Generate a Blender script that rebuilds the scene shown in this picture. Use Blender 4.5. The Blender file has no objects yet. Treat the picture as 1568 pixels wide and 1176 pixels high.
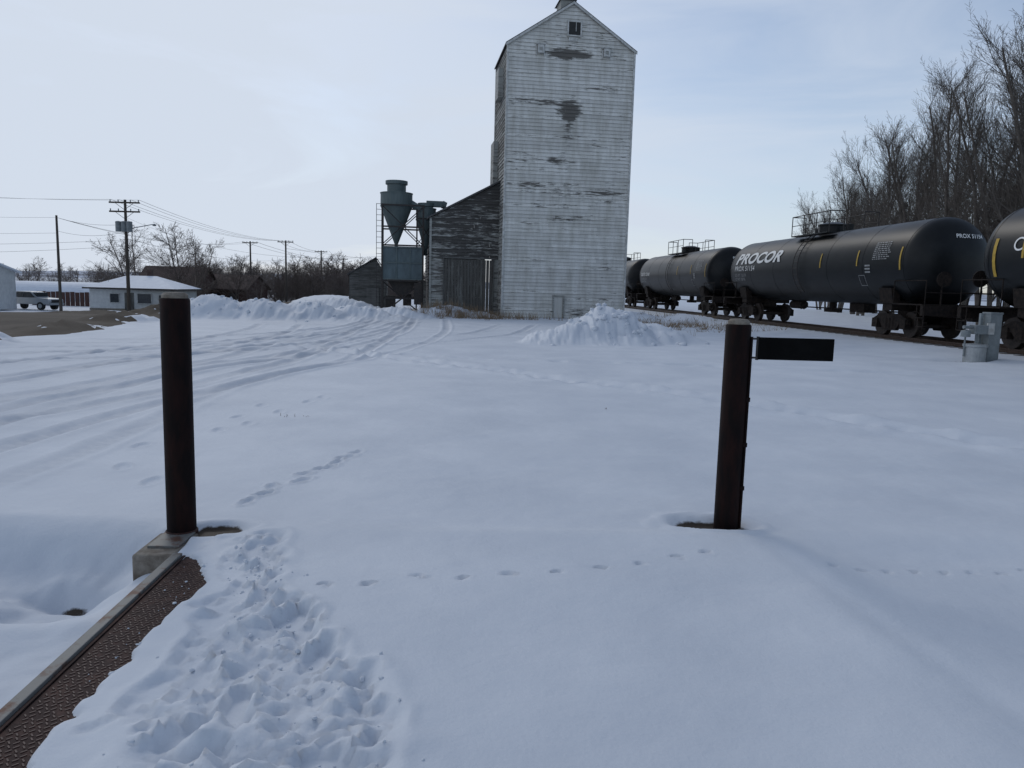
import bpy, math, random, time
import numpy as np
from mathutils import Vector, Matrix
random.seed(7)
T0=time.time()
S=bpy.context.scene
COL=S.collection
R=math.radians

# ------------------------------------------------------------ materials
def nt(name):
    m=bpy.data.materials.new(name); m.use_nodes=True
    t=m.node_tree; b=t.nodes['Principled BSDF']
    return m,t,b
def N(t,ty,**k):
    n=t.nodes.new(ty)
    for a,v in k.items(): setattr(n,a,v)
    return n
def mat(name,c1,c2=None,scale=5,rough=.6,bump=0,metal=0,stretch=(1,1,1),lo=.35,hi=.65,detail=6,bdist=.02,spec=None):
    m,t,b=nt(name)
    b.inputs['Roughness'].default_value=rough; b.inputs['Metallic'].default_value=metal
    if spec is not None: b.inputs['Specular IOR Level'].default_value=spec
    if c2 is None: c2=tuple(c*.8 for c in c1)
    tc=N(t,'ShaderNodeTexCoord'); mp=N(t,'ShaderNodeMapping'); mp.inputs['Scale'].default_value=stretch
    t.links.new(tc.outputs['Object'],mp.inputs[0])
    n=N(t,'ShaderNodeTexNoise'); n.inputs['Scale'].default_value=scale; n.inputs['Detail'].default_value=detail
    n.inputs['Roughness'].default_value=.65
    t.links.new(mp.outputs[0],n.inputs['Vector'])
    r=N(t,'ShaderNodeValToRGB'); e=r.color_ramp.elements
    e[0].position=lo; e[0].color=(*c1,1); e[1].position=hi; e[1].color=(*c2,1)
    t.links.new(n.outputs['Fac'],r.inputs[0]); t.links.new(r.outputs[0],b.inputs['Base Color'])
    if bump:
        bp=N(t,'ShaderNodeBump'); bp.inputs['Strength'].default_value=bump; bp.inputs['Distance'].default_value=bdist
        t.links.new(n.outputs['Fac'],bp.inputs['Height']); t.links.new(bp.outputs[0],b.inputs['Normal'])
    return m

def snow_mat():
    m,t,b=nt('snow')
    b.inputs['Roughness'].default_value=.6
    b.inputs['Specular IOR Level'].default_value=.15
    tc=N(t,'ShaderNodeTexCoord')
    n=N(t,'ShaderNodeTexNoise'); n.inputs['Scale'].default_value=.9; n.inputs['Detail'].default_value=8
    t.links.new(tc.outputs['Object'],n.inputs['Vector'])
    r=N(t,'ShaderNodeValToRGB'); e=r.color_ramp.elements
    e[0].position=.3; e[0].color=(.60,.64,.70,1); e[1].position=.7; e[1].color=(.70,.735,.785,1)
    t.links.new(n.outputs['Fac'],r.inputs[0])
    a=N(t,'ShaderNodeAttribute',attribute_name='dirt_shade')  # real dirt, plus one painted shadow spot in the hollow
    n2=N(t,'ShaderNodeTexNoise'); n2.inputs['Scale'].default_value=14; n2.inputs['Detail'].default_value=8; n2.inputs['Roughness'].default_value=.75
    t.links.new(tc.outputs['Object'],n2.inputs['Vector'])
    ad=N(t,'ShaderNodeMath',operation='ADD'); t.links.new(a.outputs['Fac'],ad.inputs[0]); t.links.new(n2.outputs['Fac'],ad.inputs[1])
    mr=N(t,'ShaderNodeMapRange'); mr.inputs['From Min'].default_value=.85; mr.inputs['From Max'].default_value=1.15
    t.links.new(ad.outputs[0],mr.inputs['Value'])
    mx=N(t,'ShaderNodeMixRGB'); mx.inputs[2].default_value=(.055,.042,.032,1)
    t.links.new(mr.outputs[0],mx.inputs[0]); t.links.new(r.outputs[0],mx.inputs[1])
    a2=N(t,'ShaderNodeAttribute',attribute_name='pack')
    mx2=N(t,'ShaderNodeMixRGB'); mx2.inputs[2].default_value=(.43,.46,.51,1)
    t.links.new(a2.outputs['Fac'],mx2.inputs[0]); t.links.new(mx.outputs[0],mx2.inputs[1])
    t.links.new(mx2.outputs[0],b.inputs['Base Color'])
    n3=N(t,'ShaderNodeTexNoise'); n3.inputs['Scale'].default_value=60; n3.inputs['Detail'].default_value=5
    t.links.new(tc.outputs['Object'],n3.inputs['Vector'])
    n4=N(t,'ShaderNodeTexNoise'); n4.inputs['Scale'].default_value=5; n4.inputs['Detail'].default_value=7
    t.links.new(tc.outputs['Object'],n4.inputs['Vector'])
    b1=N(t,'ShaderNodeBump'); b1.inputs['Strength'].default_value=.4; b1.inputs['Distance'].default_value=.004
    b2=N(t,'ShaderNodeBump'); b2.inputs['Strength'].default_value=.4; b2.inputs['Distance'].default_value=.03
    t.links.new(n4.outputs['Fac'],b2.inputs['Height']); t.links.new(n3.outputs['Fac'],b1.inputs['Height'])
    t.links.new(b2.outputs[0],b1.inputs['Normal']); t.links.new(b1.outputs[0],b.inputs['Normal'])
    return m

def siding_mat(name,paint,wood,thresh,soft,spots=(),vert=False):
    m,t,b=nt(name); b.inputs['Roughness'].default_value=.75
    tc=N(t,'ShaderNodeTexCoord'); mp=N(t,'ShaderNodeMapping')
    mp.inputs['Scale'].default_value=(6,6,.5) if vert else (.9,.9,7)
    t.links.new(tc.outputs['Object'],mp.inputs[0])
    n=N(t,'ShaderNodeTexNoise'); n.inputs['Scale'].default_value=1.4; n.inputs['Detail'].default_value=10; n.inputs['Roughness'].default_value=.74
    t.links.new(mp.outputs[0],n.inputs['Vector'])
    at=N(t,'ShaderNodeAttribute',attribute_name='rnd_shade')
    ma=N(t,'ShaderNodeMath',operation='MULTIPLY_ADD'); ma.inputs[1].default_value=.14
    t.links.new(at.outputs['Fac'],ma.inputs[0]); t.links.new(n.outputs['Fac'],ma.inputs[2])
    cur=ma.outputs[0]
    big=N(t,'ShaderNodeTexNoise'); big.inputs['Scale'].default_value=.35; big.inputs['Detail'].default_value=4
    t.links.new(tc.outputs['Object'],big.inputs['Vector'])
    m2=N(t,'ShaderNodeMath',operation='MULTIPLY_ADD'); m2.inputs[1].default_value=.35
    t.links.new(big.outputs['Fac'],m2.inputs[0]); t.links.new(cur,m2.inputs[2]); cur=m2.outputs[0]
    for (x,z,rx,rz,am) in spots:
        mpp=N(t,'ShaderNodeMapping',vector_type='POINT'); mpp.inputs['Scale'].default_value=(1/rx,0,1/rz); mpp.inputs['Location'].default_value=(-x/rx,0,-z/rz)
        t.links.new(tc.outputs['Object'],mpp.inputs[0])
        d=N(t,'ShaderNodeVectorMath',operation='LENGTH'); t.links.new(mpp.outputs[0],d.inputs[0])
        mr=N(t,'ShaderNodeMapRange'); mr.inputs['From Min'].default_value=0; mr.inputs['From Max'].default_value=1
        mr.inputs['To Min'].default_value=am; mr.inputs['To Max'].default_value=0
        t.links.new(d.outputs['Value'],mr.inputs['Value'])
        ad=N(t,'ShaderNodeMath',operation='ADD'); t.links.new(cur,ad.inputs[0]); t.links.new(mr.outputs[0],ad.inputs[1]); cur=ad.outputs[0]
    mr=N(t,'ShaderNodeMapRange'); mr.inputs['From Min'].default_value=thresh; mr.inputs['From Max'].default_value=thresh+soft
    t.links.new(cur,mr.inputs['Value'])
    r=N(t,'ShaderNodeValToRGB'); e=r.color_ramp.elements
    e[0].position=0; e[0].color=(*[c*.80 for c in paint],1); e[1].position=1; e[1].color=(*paint,1)
    t.links.new(at.outputs['Fac'],r.inputs[0])
    g=N(t,'ShaderNodeTexNoise'); g.inputs['Scale'].default_value=.9; g.inputs['Detail'].default_value=9; g.inputs['Roughness'].default_value=.7
    mpg=N(t,'ShaderNodeMapping'); mpg.inputs['Scale'].default_value=(2.2,2.2,.45); t.links.new(tc.outputs['Object'],mpg.inputs[0]); t.links.new(mpg.outputs[0],g.inputs['Vector'])
    gr=N(t,'ShaderNodeValToRGB'); e=gr.color_ramp.elements; e[0].position=.35; e[0].color=(.72,.71,.68,1); e[1].position=.6; e[1].color=(1,1,1,1)
    t.links.new(g.outputs['Fac'],gr.inputs[0])
    gm=N(t,'ShaderNodeMixRGB',blend_type='MULTIPLY'); gm.inputs[0].default_value=1; t.links.new(r.outputs[0],gm.inputs[1]); t.links.new(gr.outputs[0],gm.inputs[2])
    w=N(t,'ShaderNodeMixRGB'); w.inputs[1].default_value=(*wood,1); w.inputs[2].default_value=(*[c*.45 for c in wood],1)
    t.links.new(n.outputs['Fac'],w.inputs[0])
    mx=N(t,'ShaderNodeMixRGB'); t.links.new(mr.outputs[0],mx.inputs[0]); t.links.new(gm.outputs[0],mx.inputs[1]); t.links.new(w.outputs[0],mx.inputs[2])
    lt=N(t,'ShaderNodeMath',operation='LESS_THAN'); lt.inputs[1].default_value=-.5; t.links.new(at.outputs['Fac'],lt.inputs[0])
    m3=N(t,'ShaderNodeMixRGB'); m3.inputs[2].default_value=(*[c*.30 for c in paint],1); t.links.new(lt.outputs[0],m3.inputs[0]); t.links.new(mx.outputs[0],m3.inputs[1])  # board undersides painted darker, standing in for shadow below each lap
    t.links.new(m3.outputs[0],b.inputs['Base Color'])
    bp=N(t,'ShaderNodeBump'); bp.inputs['Strength'].default_value=.4; bp.inputs['Distance'].default_value=.02
    t.links.new(n.outputs['Fac'],bp.inputs['Height']); t.links.new(bp.outputs[0],b.inputs['Normal'])
    return m

M={}
M['snow']=snow_mat()
M['roofsnow']=mat('roof_snow',(.74,.78,.84),(.66,.70,.77),scale=2,rough=.6,bump=.2)
M['white_siding']=siding_mat('white_siding',(.76,.76,.73),(.17,.16,.145),.835,.09,
     spots=[(3.55,11.9,1.0,.55,.34),(3.5,11.0,.5,1.2,.22),(3.3,14.9,1.7,.38,.32),(2.2,12.3,2.4,.3,.20),(3.6,6.0,2.4,.35,.18),(5.5,7.6,1.6,.3,.16),(5.2,13.2,1.5,.3,.15),(6.2,3,1.6,1,.07),(2.9,9.2,1.8,.25,.16),(1,4.5,1.6,.25,.14),(3.5,16.0,1.0,.6,.1),(1.2,7.8,1.3,.2,.15),(4.6,10.1,1.5,.2,.14)])
M['old_siding']=siding_mat('weathered_siding',(.48,.49,.47),(.085,.08,.075),.62,.09)
M['old_siding_mid']=siding_mat('half_weathered_siding',(.44,.45,.43),(.13,.12,.11),.68,.14)
M['old_doors']=siding_mat('peeling_boards',(.27,.275,.26),(.11,.105,.095),.58,.14,vert=True)
M['darkwood']=siding_mat('dark_boards',(.17,.17,.165),(.08,.08,.075),.66,.2)
M['roof_dark']=mat('old_shingles',(.05,.05,.055),(.1,.1,.1),scale=8,rough=.9,bump=.3)
M['trim']=mat('trim_paint',(.6,.61,.6),(.36,.36,.34),scale=6,rough=.7,bump=.1)
M['hole']=mat('dark_interior',(.01,.01,.01),(.02,.02,.02))
M['glass']=mat('window_glass',(.03,.035,.04),(.05,.055,.06),rough=.1)
M['postpaint']=mat('brown_post_paint',(.006,.003,.003),(.024,.008,.006),scale=7,rough=.65,bump=.3,stretch=(2,2,.5),lo=.42,hi=.78,bdist=.004,spec=.12)
M['concrete']=mat('concrete',(.28,.25,.21),(.13,.105,.08),scale=14,rough=.9,bump=.5)
M['rust']=mat('rusty_steel',(.030,.012,.010),(.11,.052,.038),scale=9,rough=.75,bump=.3,lo=.46,hi=.80,bdist=.004,spec=.3)
M['tread']=mat('worn_tread_steel',(.10,.055,.045),(.045,.02,.016),scale=9,rough=.55,spec=.4)
M['galv_rust']=mat('weathered_galvanised',(.19,.19,.18),(.11,.05,.03),scale=6,rough=.6,bump=.2,metal=.2,lo=.5,hi=.62)
M['black']=mat('black_sign',(.005,.005,.005),(.009,.009,.009),rough=.9,spec=.02)
M['tank']=mat('tank_black_paint',(.005,.006,.007),(.014,.015,.016),scale=1.6,rough=.40,stretch=(.6,1,1),lo=.35,hi=.8,spec=.25)
M['under']=mat('running_gear',(.008,.007,.007),(.03,.022,.018),scale=9,rough=.85,bump=.2,spec=.2)
M['wheel']=mat('wheel_steel',(.02,.016,.014),(.05,.036,.03),scale=9,rough=.6,metal=.4)
M['rail']=mat('rail_steel',(.05,.03,.022),(.09,.06,.045),scale=12,rough=.5,metal=.4)
M['tie']=mat('timber_tie',(.05,.04,.032),(.09,.075,.06),scale=10,rough=.9)
M['white']=mat('white_lettering',(.85,.85,.83),(.72,.72,.70),scale=12)
M['stencil']=mat('stencil_grey',(.35,.36,.36),(.2,.2,.2),scale=40,lo=.45,hi=.55)
M['yellow']=mat('yellow_marking',(.50,.32,.04),(.36,.23,.03),scale=12)
M['teal']=mat('grey_green_metal',(.075,.105,.11),(.12,.15,.15),scale=3,rough=.6,bump=.1,metal=.1,stretch=(1,1,.3))
M['teal_l']=mat('faded_metal_panel',(.11,.15,.165),(.07,.095,.105),scale=2.5,rough=.65,bump=.1,stretch=(1,1,.4))
M['steel']=mat('dark_frame_steel',(.02,.018,.018),(.045,.035,.03),scale=8,rough=.7)
M['pole']=mat('pole_wood',(.06,.048,.04),(.10,.085,.07),scale=6,rough=.9,stretch=(3,3,.3),bump=.2)
M['galv']=mat('galvanised',(.38,.40,.41),(.28,.30,.31),scale=6,rough=.5,metal=.3)
M['tgrey']=mat('equipment_grey',(.24,.27,.28),(.16,.18,.19),scale=4,rough=.6)
M['wire']=mat('wire',(.05,.05,.055),(.07,.07,.07))
M['bark']=mat('bark_grey',(.15,.13,.11),(.08,.067,.058),scale=1.2,rough=.9,bump=.2)
M['twig']=mat('bark_brown',(.19,.155,.135),(.11,.088,.076),scale=.4,rough=.9)
M['grass']=mat('dead_grass',(.26,.19,.11),(.16,.11,.07),scale=5,rough=.9)
M['hwall']=mat('house_siding',(.62,.63,.62),(.50,.51,.51),scale=3,rough=.7)
M['brownroof']=mat('brown_roof',(.055,.034,.03),(.09,.06,.05),scale=5,rough=.9)
M['redfence']=mat('red_brown_fence',(.085,.04,.033),(.06,.035,.03),scale=4,rough=.9)
M['car']=mat('silver_paint',(.42,.44,.46),(.38,.40,.42),scale=2,rough=.3,metal=.4)
M['tyre']=mat('tyre',(.015,.015,.015),(.025,.025,.025),rough=.9)
M['lamp']=mat('tail_lamp',(.3,.02,.02),(.2,.02,.02),rough=.3)
M['hill']=mat('hill_snow_brush',(.50,.54,.62),(.20,.21,.25),scale=.02,rough=.9,stretch=(1,1,5),lo=.48,hi=.6)
def road_mat():
    m,t,b=nt('wet_gravel_road')
    tc=N(t,'ShaderNodeTexCoord')
    n=N(t,'ShaderNodeTexNoise'); n.inputs['Scale'].default_value=.35; n.inputs['Detail'].default_value=9; n.inputs['Roughness'].default_value=.65
    mp=N(t,'ShaderNodeMapping'); mp.inputs['Scale'].default_value=(1.0,.35,1); mp.inputs['Rotation'].default_value=(0,0,.16)
    t.links.new(tc.outputs['Object'],mp.inputs[0]); t.links.new(mp.outputs[0],n.inputs['Vector'])
    r=N(t,'ShaderNodeValToRGB'); e=r.color_ramp.elements
    e[0].position=.3; e[0].color=(.05,.039,.029,1); e[1].position=.62; e[1].color=(.105,.085,.065,1)
    x=r.color_ramp.elements.new(.70); x.color=(.18,.16,.145,1)
    x=r.color_ramp.elements.new(.80); x.color=(.5,.53,.57,1)
    t.links.new(n.outputs['Fac'],r.inputs[0]); t.links.new(r.outputs[0],b.inputs['Base Color'])
    b.inputs['Roughness'].default_value=.85; b.inputs['Specular IOR Level'].default_value=.2
    n2=N(t,'ShaderNodeTexNoise'); n2.inputs['Scale'].default_value=12; n2.inputs['Detail'].default_value=6
    t.links.new(tc.outputs['Object'],n2.inputs['Vector'])
    bp=N(t,'ShaderNodeBump'); bp.inputs['Strength'].default_value=.5; bp.inputs['Distance'].default_value=.03
    t.links.new(n2.outputs['Fac'],bp.inputs['Height']); t.links.new(bp.outputs[0],b.inputs['Normal'])
    return m
M['road']=road_mat()

# ------------------------------------------------------------ mesh builder
import bmesh
def empty(name,loc=(0,0,0),rz=0):
    o=bpy.data.objects.new(name,None); o.location=loc; o.rotation_euler=(0,0,rz); o.empty_display_size=.3
    COL.objects.link(o); return o
class MB:
    def __init__(s): s.v=[]; s.f=[]; s.a=[]
    def box(s,c,d,rz=0):
        cx,cy,cz=c; dx,dy,dz=[k/2 for k in d]; b=len(s.v)
        ca,sa=math.cos(rz),math.sin(rz)
        for z in(-dz,dz):
            for x,y in((-dx,-dy),(dx,-dy),(dx,dy),(-dx,dy)):
                s.v.append((cx+x*ca-y*sa,cy+x*sa+y*ca,cz+z))
        for f in((3,2,1,0),(4,5,6,7),(0,1,5,4),(1,2,6,5),(2,3,7,6),(3,0,4,7)): s.f.append(tuple(b+i for i in f))
        return s
    def tube(s,p0,p1,r0,r1=None,n=12,caps=True):
        r1=r0 if r1 is None else r1
        p0=Vector(p0);p1=Vector(p1);d=(p1-p0)
        if d.length<1e-6: return s
        d.normalize()
        u=d.orthogonal().normalized(); w=d.cross(u)
        b=len(s.v)
        for p,r in((p0,r0),(p1,r1)):
            for i in range(n):
                a=2*math.pi*i/n; q=p+(u*math.cos(a)+w*math.sin(a))*r; s.v.append(tuple(q))
        for i in range(n): s.f.append((b+i,b+(i+1)%n,b+n+(i+1)%n,b+n+i))
        if caps:
            for k,p,r in((0,p0,r0),(1,p1,r1)):
                if r<1e-4: continue
                b2=len(s.v)
                for i in range(n): s.v.append(s.v[b+k*n+i])
                f=tuple(range(b2,b2+n)); s.f.append(f if k else f[::-1])
        return s
    def path(s,pts,r,n=6):
        for a,c in zip(pts[:-1],pts[1:]): s.tube(a,c,r,r,n)
        return s
    def lathe(s,prof,axis,c,n=48):
        b=len(s.v)
        for p,r in prof:
            for i in range(n):
                a=2*math.pi*i/n
                if axis=='x': s.v.append((c[0]+p,c[1]+r*math.cos(a),c[2]+r*math.sin(a)))
                else: s.v.append((c[0]+r*math.cos(a),c[1]+r*math.sin(a),c[2]+p))
        for k in range(len(prof)-1):
            for i in range(n):
                j=(i+1)%n; s.f.append((b+k*n+i,b+k*n+j,b+(k+1)*n+j,b+(k+1)*n+i))
        return s
    def poly(s,pts):
        b=len(s.v); s.v+= [tuple(p) for p in pts]; s.f.append(tuple(range(b,b+len(pts)))); return s
    def prism(s,pts,ext):
        e=Vector(ext); n=len(pts); b=len(s.v)
        s.v+=[tuple(p) for p in pts]+[tuple(Vector(p)+e) for p in pts]
        s.f.append(tuple(range(b,b+n))[::-1]); s.f.append(tuple(range(b+n,b+2*n)))
        for i in range(n): s.f.append((b+i,b+(i+1)%n,b+n+(i+1)%n,b+n+i))
        return s
    def obj(s,name,m,parent=None,smooth=False,bevel=0,recalc=True):
        me=bpy.data.meshes.new(name); me.from_pydata(s.v,[],s.f)
        if recalc:
            bm=bmesh.new(); bm.from_mesh(me); bmesh.ops.recalc_face_normals(bm,faces=bm.faces); bm.to_mesh(me); bm.free()
        me.materials.append(M[m] if isinstance(m,str) else m)
        if s.a and len(s.a)==len(me.polygons):
            at=me.attributes.new('rnd_shade','FLOAT','FACE'); at.data.foreach_set('value',s.a)
        if smooth: me.polygons.foreach_set('use_smooth',[True]*len(me.polygons))
        o=bpy.data.objects.new(name,me); COL.objects.link(o)
        if parent: o.parent=parent
        if bevel:
            bv=o.modifiers.new('bevel','BEVEL'); bv.width=bevel; bv.segments=2
        return o

# ------------------------------------------------------------ noise / terrain
_G={}
def vn(x,y,s,seed):
    if seed not in _G: _G[seed]=np.random.RandomState(seed).rand(256,256)
    g=_G[seed]
    x=x/s+1000.37; y=y/s+1000.71
    xi=np.floor(x).astype(int); yi=np.floor(y).astype(int); fx=x-xi; fy=y-yi
    fx=fx*fx*fx*(fx*(fx*6-15)+10); fy=fy*fy*fy*(fy*(fy*6-15)+10)
    a=g[xi%256,yi%256]; b=g[(xi+1)%256,yi%256]; c=g[xi%256,(yi+1)%256]; d=g[(xi+1)%256,(yi+1)%256]
    return (a*(1-fx)+b*fx)*(1-fy)+(c*(1-fx)+d*fx)*fy-.5
def fbm(x,y,s,seed,o=4,g=.5):
    t=0;a=1
    for i in range(o):
        c,sn=math.cos(.6*i),math.sin(.6*i)
        t=t+a*vn(x*c-y*sn,x*sn+y*c,s,seed+i); a*=g; s*=.5
    return t
def ss(t,a,b):
    t=np.clip((t-a)/(b-a),0,1); return t*t*(3-2*t)
def cat(pts,n=8):
    P=[np.array(p,float) for p in pts]; P=[2*P[0]-P[1]]+P+[2*P[-1]-P[-2]]; out=[]
    for i in range(1,len(P)-2):
        for k in range(n):
            t=k/n
            out.append(.5*((2*P[i])+(-P[i-1]+P[i+1])*t+(2*P[i-1]-5*P[i]+4*P[i+1]-P[i+2])*t*t+(-P[i-1]+3*P[i]-3*P[i+1]+P[i+2])*t**3))
    out.append(P[-2]); return out
def pdist(x,y,pts,maxd):
    D=np.full(x.shape,9.0)
    for a,b in zip(pts[:-1],pts[1:]):
        lo=np.minimum(a,b)-maxd; hi=np.maximum(a,b)+maxd
        m=(x>lo[0])&(x<hi[0])&(y>lo[1])&(y<hi[1])
        if not m.any(): continue
        px=x[m]-a[0]; py=y[m]-a[1]; d=b-a; L=d@d+1e-9
        t=np.clip((px*d[0]+py*d[1])/L,0,1)
        q=np.hypot(px-t*d[0],py-t*d[1]); D[m]=np.minimum(D[m],q)
    return D
def offset(pts,o):
    out=[]
    for i,p in enumerate(pts):
        a=pts[max(i-1,0)]; b=pts[min(i+1,len(pts)-1)]; d=b-a; d=d/np.hypot(*d); out.append(p+np.array([-d[1],d[0]])*o)
    return out
def trackx(y): return 17.44-.09*y
def edge_x(y): return -2.07+.06*(4.35-y)
def base_h(x,y):
    z=.07*vn(x,y,7,1)*ss(y,5,14)+.035*vn(x,y,2.3,2)+.012*fbm(x*1.0,y*1.6,.8,3,3)
    z=z+.10*vn(x,y,16,4)*ss(y,8,20)
    s=ss(-x-.16*y,6,16)
    z=z-s*np.clip((y-30)*.042,0,1.75)
    z=z-ss(y,90,160)*1.2*(1-s)
    d=np.abs(x-trackx(y)); z=z+(.17-z)*(1-ss(d,1.6,5.0))
    return z
def pile(x,y,cx,cy,rx,ry,h,seed,rough=.1,p=1.0):
    dx=x-cx; dy=y-cy; u=dx/rx; v=dy/ry
    r=np.sqrt(u*u+v*v)*(1+.35*vn(x,y,1.1,seed))+.10*fbm(x,y,.5,seed+3,3)
    k=np.clip(1-r,0,1); k=(k*k*(3-2*k))**p
    edge=np.clip(k*5,0,1)
    return h*k+edge*rough*(np.abs(fbm(x,y,.8,seed+9,4,.6))*1.3+.25*fbm(x,y,.25,seed+14,2,.6)-.15)
VEH=[[(-5.2,2),(-4.97,7.2),(-5.29,12.5),(-4.6,17.6),(-4.9,25),(-5.7,33.4),(-6.2,42)],
 [(-9,4),(-7.5,10.9),(-7,15),(-6,20),(-5.5,28),(-5.4,36)],
 [(-15,13.5),(-10,15.5),(-8.1,17.4),(-6.2,23),(-5.8,32),(-6.4,41)],
 [(-19,20),(-13,19.3),(-8.5,22),(-6.5,28),(-6.2,36)],
 [(-12,7),(-9.5,12),(-8.5,17),(-8.3,24),(-9.6,31)],
 [(-17,11),(-12.5,13.2),(-9.3,16.2),(-7.2,21.5),(-6.8,30)],
 [(-7.9,5),(-6.6,9),(-5.9,13),(-5.7,18),(-6.3,26)],
 [(-12,16.5),(-8,18.5),(-4.2,22),(-1.0,28),(.2,35)],
 [(-6.0,4),(-5.6,10),(-4.9,15),(-3.6,21),(-3.4,29),(-4.2,38)]]
VEH=[cat(v) for v in VEH]
def stamp(z,x,y,cx,cy,L,W,depth,rot,rim=.25):
    m=(np.abs(x-cx)<L*1.6)&(np.abs(y-cy)<L*1.6)
    if not m.any(): return
    dx=x[m]-cx; dy=y[m]-cy; c,s=math.cos(rot),math.sin(rot)
    u=(dx*c+dy*s)/(L/2); v=(-dx*s+dy*c)/(W/2)
    r=np.sqrt(u*u+v*v)
    z[m]+=-depth*(1-ss(r,.65,1.05))+depth*rim*np.exp(-((r-1.2)/.18)**2)
def terrain(x,y,detail=True):
    z=base_h(x,y); dirt_shade=np.zeros_like(z); pack=np.zeros_like(z)
    P=np.zeros_like(z)
    def mx(*a,**k):
        nonlocal P
        P=np.maximum(P,pile(x,y,*a,**k))
    mx(3.15,25.0,2.2,2.0,1.10,21,rough=.26,p=.85)
    mx(2.0,24.2,1.9,1.5,.6,31,rough=.2)
    mx(4.7,25.6,2.5,1.7,.62,33,rough=.2)
    for i,(cx,cy,rx,ry,h) in enumerate([(-14.0,35,3.0,2.4,1.05),(-11.8,35.5,3,2.2,.85),(-9.8,36.2,3,2.2,.75),(-7.8,37.5,2.8,2,.6),
              (-16.6,36.6,2.8,1.8,.6),(-6.2,39.5,2.4,1.6,.6),(-15.6,30,1.6,1.9,.35),(-14.6,24,1.1,2.4,.25),(-13.4,18.2,1.5,1.6,.28),(-10.5,45,4.5,2.2,.8)]):
        mx(cx,cy,rx,ry,h,40+3*i,rough=.2)
    for i,(cx,cy,rx,ry,h) in enumerate([(-3.8,42.6,3.4,2.0,.6),(6.4,41.6,3.4,1.8,.55),(9.2,42,3.4,2.4,.5),(-20,75,11,2.4,.6),(-28,82,9,2,.5),(-33,60,5,1.5,.4)]):
        mx(cx,cy,rx,ry,h,80+3*i,rough=.08)
    z=z+P
    dirt_shade+=.50*ss(-np.hypot((x+2.0)/4.5,(y-41.5)/2.0),-1,-.2)*(vn(x,y,.8,77)+.6)
    dirt_shade+=.42*ss(-np.hypot((x-7)/4,(y-36)/2.2),-1,-.2)*(vn(x,y,.8,78)+.6)
    dirt_shade+=.3*np.clip(P,0,.6)*(vn(x,y,.7,79)+.4)*(x<-5)
    if not detail: return z,dirt_shade,pack
    pm=1-np.clip(P*4,0,1)
    for i,v in enumerate(VEH):
        for o in(-.78,.78):
            wob=.035*vn(x,y,.9,300+i)+.02*vn(x,y,.3,320+i)
            d=np.abs(pdist(x,y,offset(v,o),.7)+wob)
            amp=(.45+.9*(vn(x,y,2.4,340+i)+.5))*pm*ss(y,4.6,6.6)*.78
            z+=amp*(-.034*np.exp(-(d/.12)**4)+.024*np.exp(-((d-.21)/.055)**2)+.010*np.cos(d*75)*np.exp(-(d/.12)**4)*(y<16))
            z+=.006*np.sin(y*38+i)*np.exp(-(d/.11)**2)*(y<18)*amp
            pack+=.42*np.exp(-(d/.15)**2)*amp
    ch=ss(-x-.0*y,3.2,5.2)*ss(y,7,12)*(1-ss(y,34,40))*(1-ss(-x,10,14))
    z+=ch*.014*fbm(x*2.8,y*.7,.5,401,5,.62); pack+=.22*ch*(vn(x*1.6,y*.5,1.2,402)+.7)
    tr=cat([(-6,20.5),(-1.2,16.4),(3.65,11.3),(5.94,8.55),(9,4.5)])
    d=pdist(x,y,tr,1.2)+.05*vn(x,y,.4,503)
    z+=(-.065+.12*vn(x,y,.22,501))*np.exp(-(d/.17)**2)+.065*np.exp(-((d-.36)/.10)**2)*(.7+vn(x,y,.3,504))
    tr2=cat([(-4,19.5),(1,17.8),(6,17.2),(12,16)]); d=pdist(x,y,tr2,1)
    z+=(-.03+.12*vn(x,y,.3,502))*np.exp(-(d/.14)**2)
    pack=np.clip(pack,0,.75)
    # foreground
    ex=edge_x(y)
    near=(1-ss(y,4.75,5.25))
    leftm=ss(-(x-ex),.0,.07)
    hol=ss(y,3.6,4.1)*(1-ss(y,4.5,5.1))*(1-ss(-x,3.8,5.2))*ss(-(x-ex),.15,.55)
    low=-.13-.19*hol+.07*fbm(x,y,.7,601,4)+.06*hol*fbm(x,y,.25,605,3)
    low=low+.04*np.exp(-((y-3.75+.12*vn(x,y,.8,607))/.12)**2)
    low=low-.12*np.exp(-(((x+2.75)/.26)**2+((y-4.52)/.10)**2))
    z=z*(1-near*leftm)+low*near*leftm
    dd=np.hypot((x+2.75)/.14,(y-4.55)/.045); dirt_shade+=.7*(1-ss(dd,.4,1))  # shadow under the hollow's edge, painted into the snow colour
    inner=ex+.27+.10*vn(x,y,.28,611)+.05*vn(x,y,.09,612)-.17*ss(y,4.0,4.5)
    strip=(1-leftm)*(1-ss(x,inner-.02,inner+.05))*(1-ss(y,4.42,4.55))
    z=z*(1-strip)+(-.11)*strip
    ondeck=ss(x,inner,inner+.5)*(1-ss(x,1.7,2.3))*(1-ss(y,4.9,5.3))
    z+=.055*ondeck
    cr=cat([(1.72,5.0),(1.82,4.4),(2.0,3.6),(2.2,2.8),(2.5,1.8)]); d=pdist(x,y,cr,.8)
    z+=-.016*np.exp(-(d/.10)**2)
    z+=-.05*ss(x-1.72-.2*(5-y),.0,.9)*(1-ss(y,4.8,5.3))
    c=cat([(-1.62,4.75),(-1.5,4.35),(-1.36,3.9),(-1.2,3.4),(-1.0,2.9),(-.8,2.5),(-.6,2.0)])
    d=pdist(x,y,c,1.2)
    w=.15+.28*(1-ss(y,2.6,4.3))
    w=w+.18*vn(x,y,.3,621)+.09*vn(x,y,.12,622)
    tm=(1-ss(d,w-.05,w+.03))*ss(x,ex+.17,ex+.3)
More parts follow.
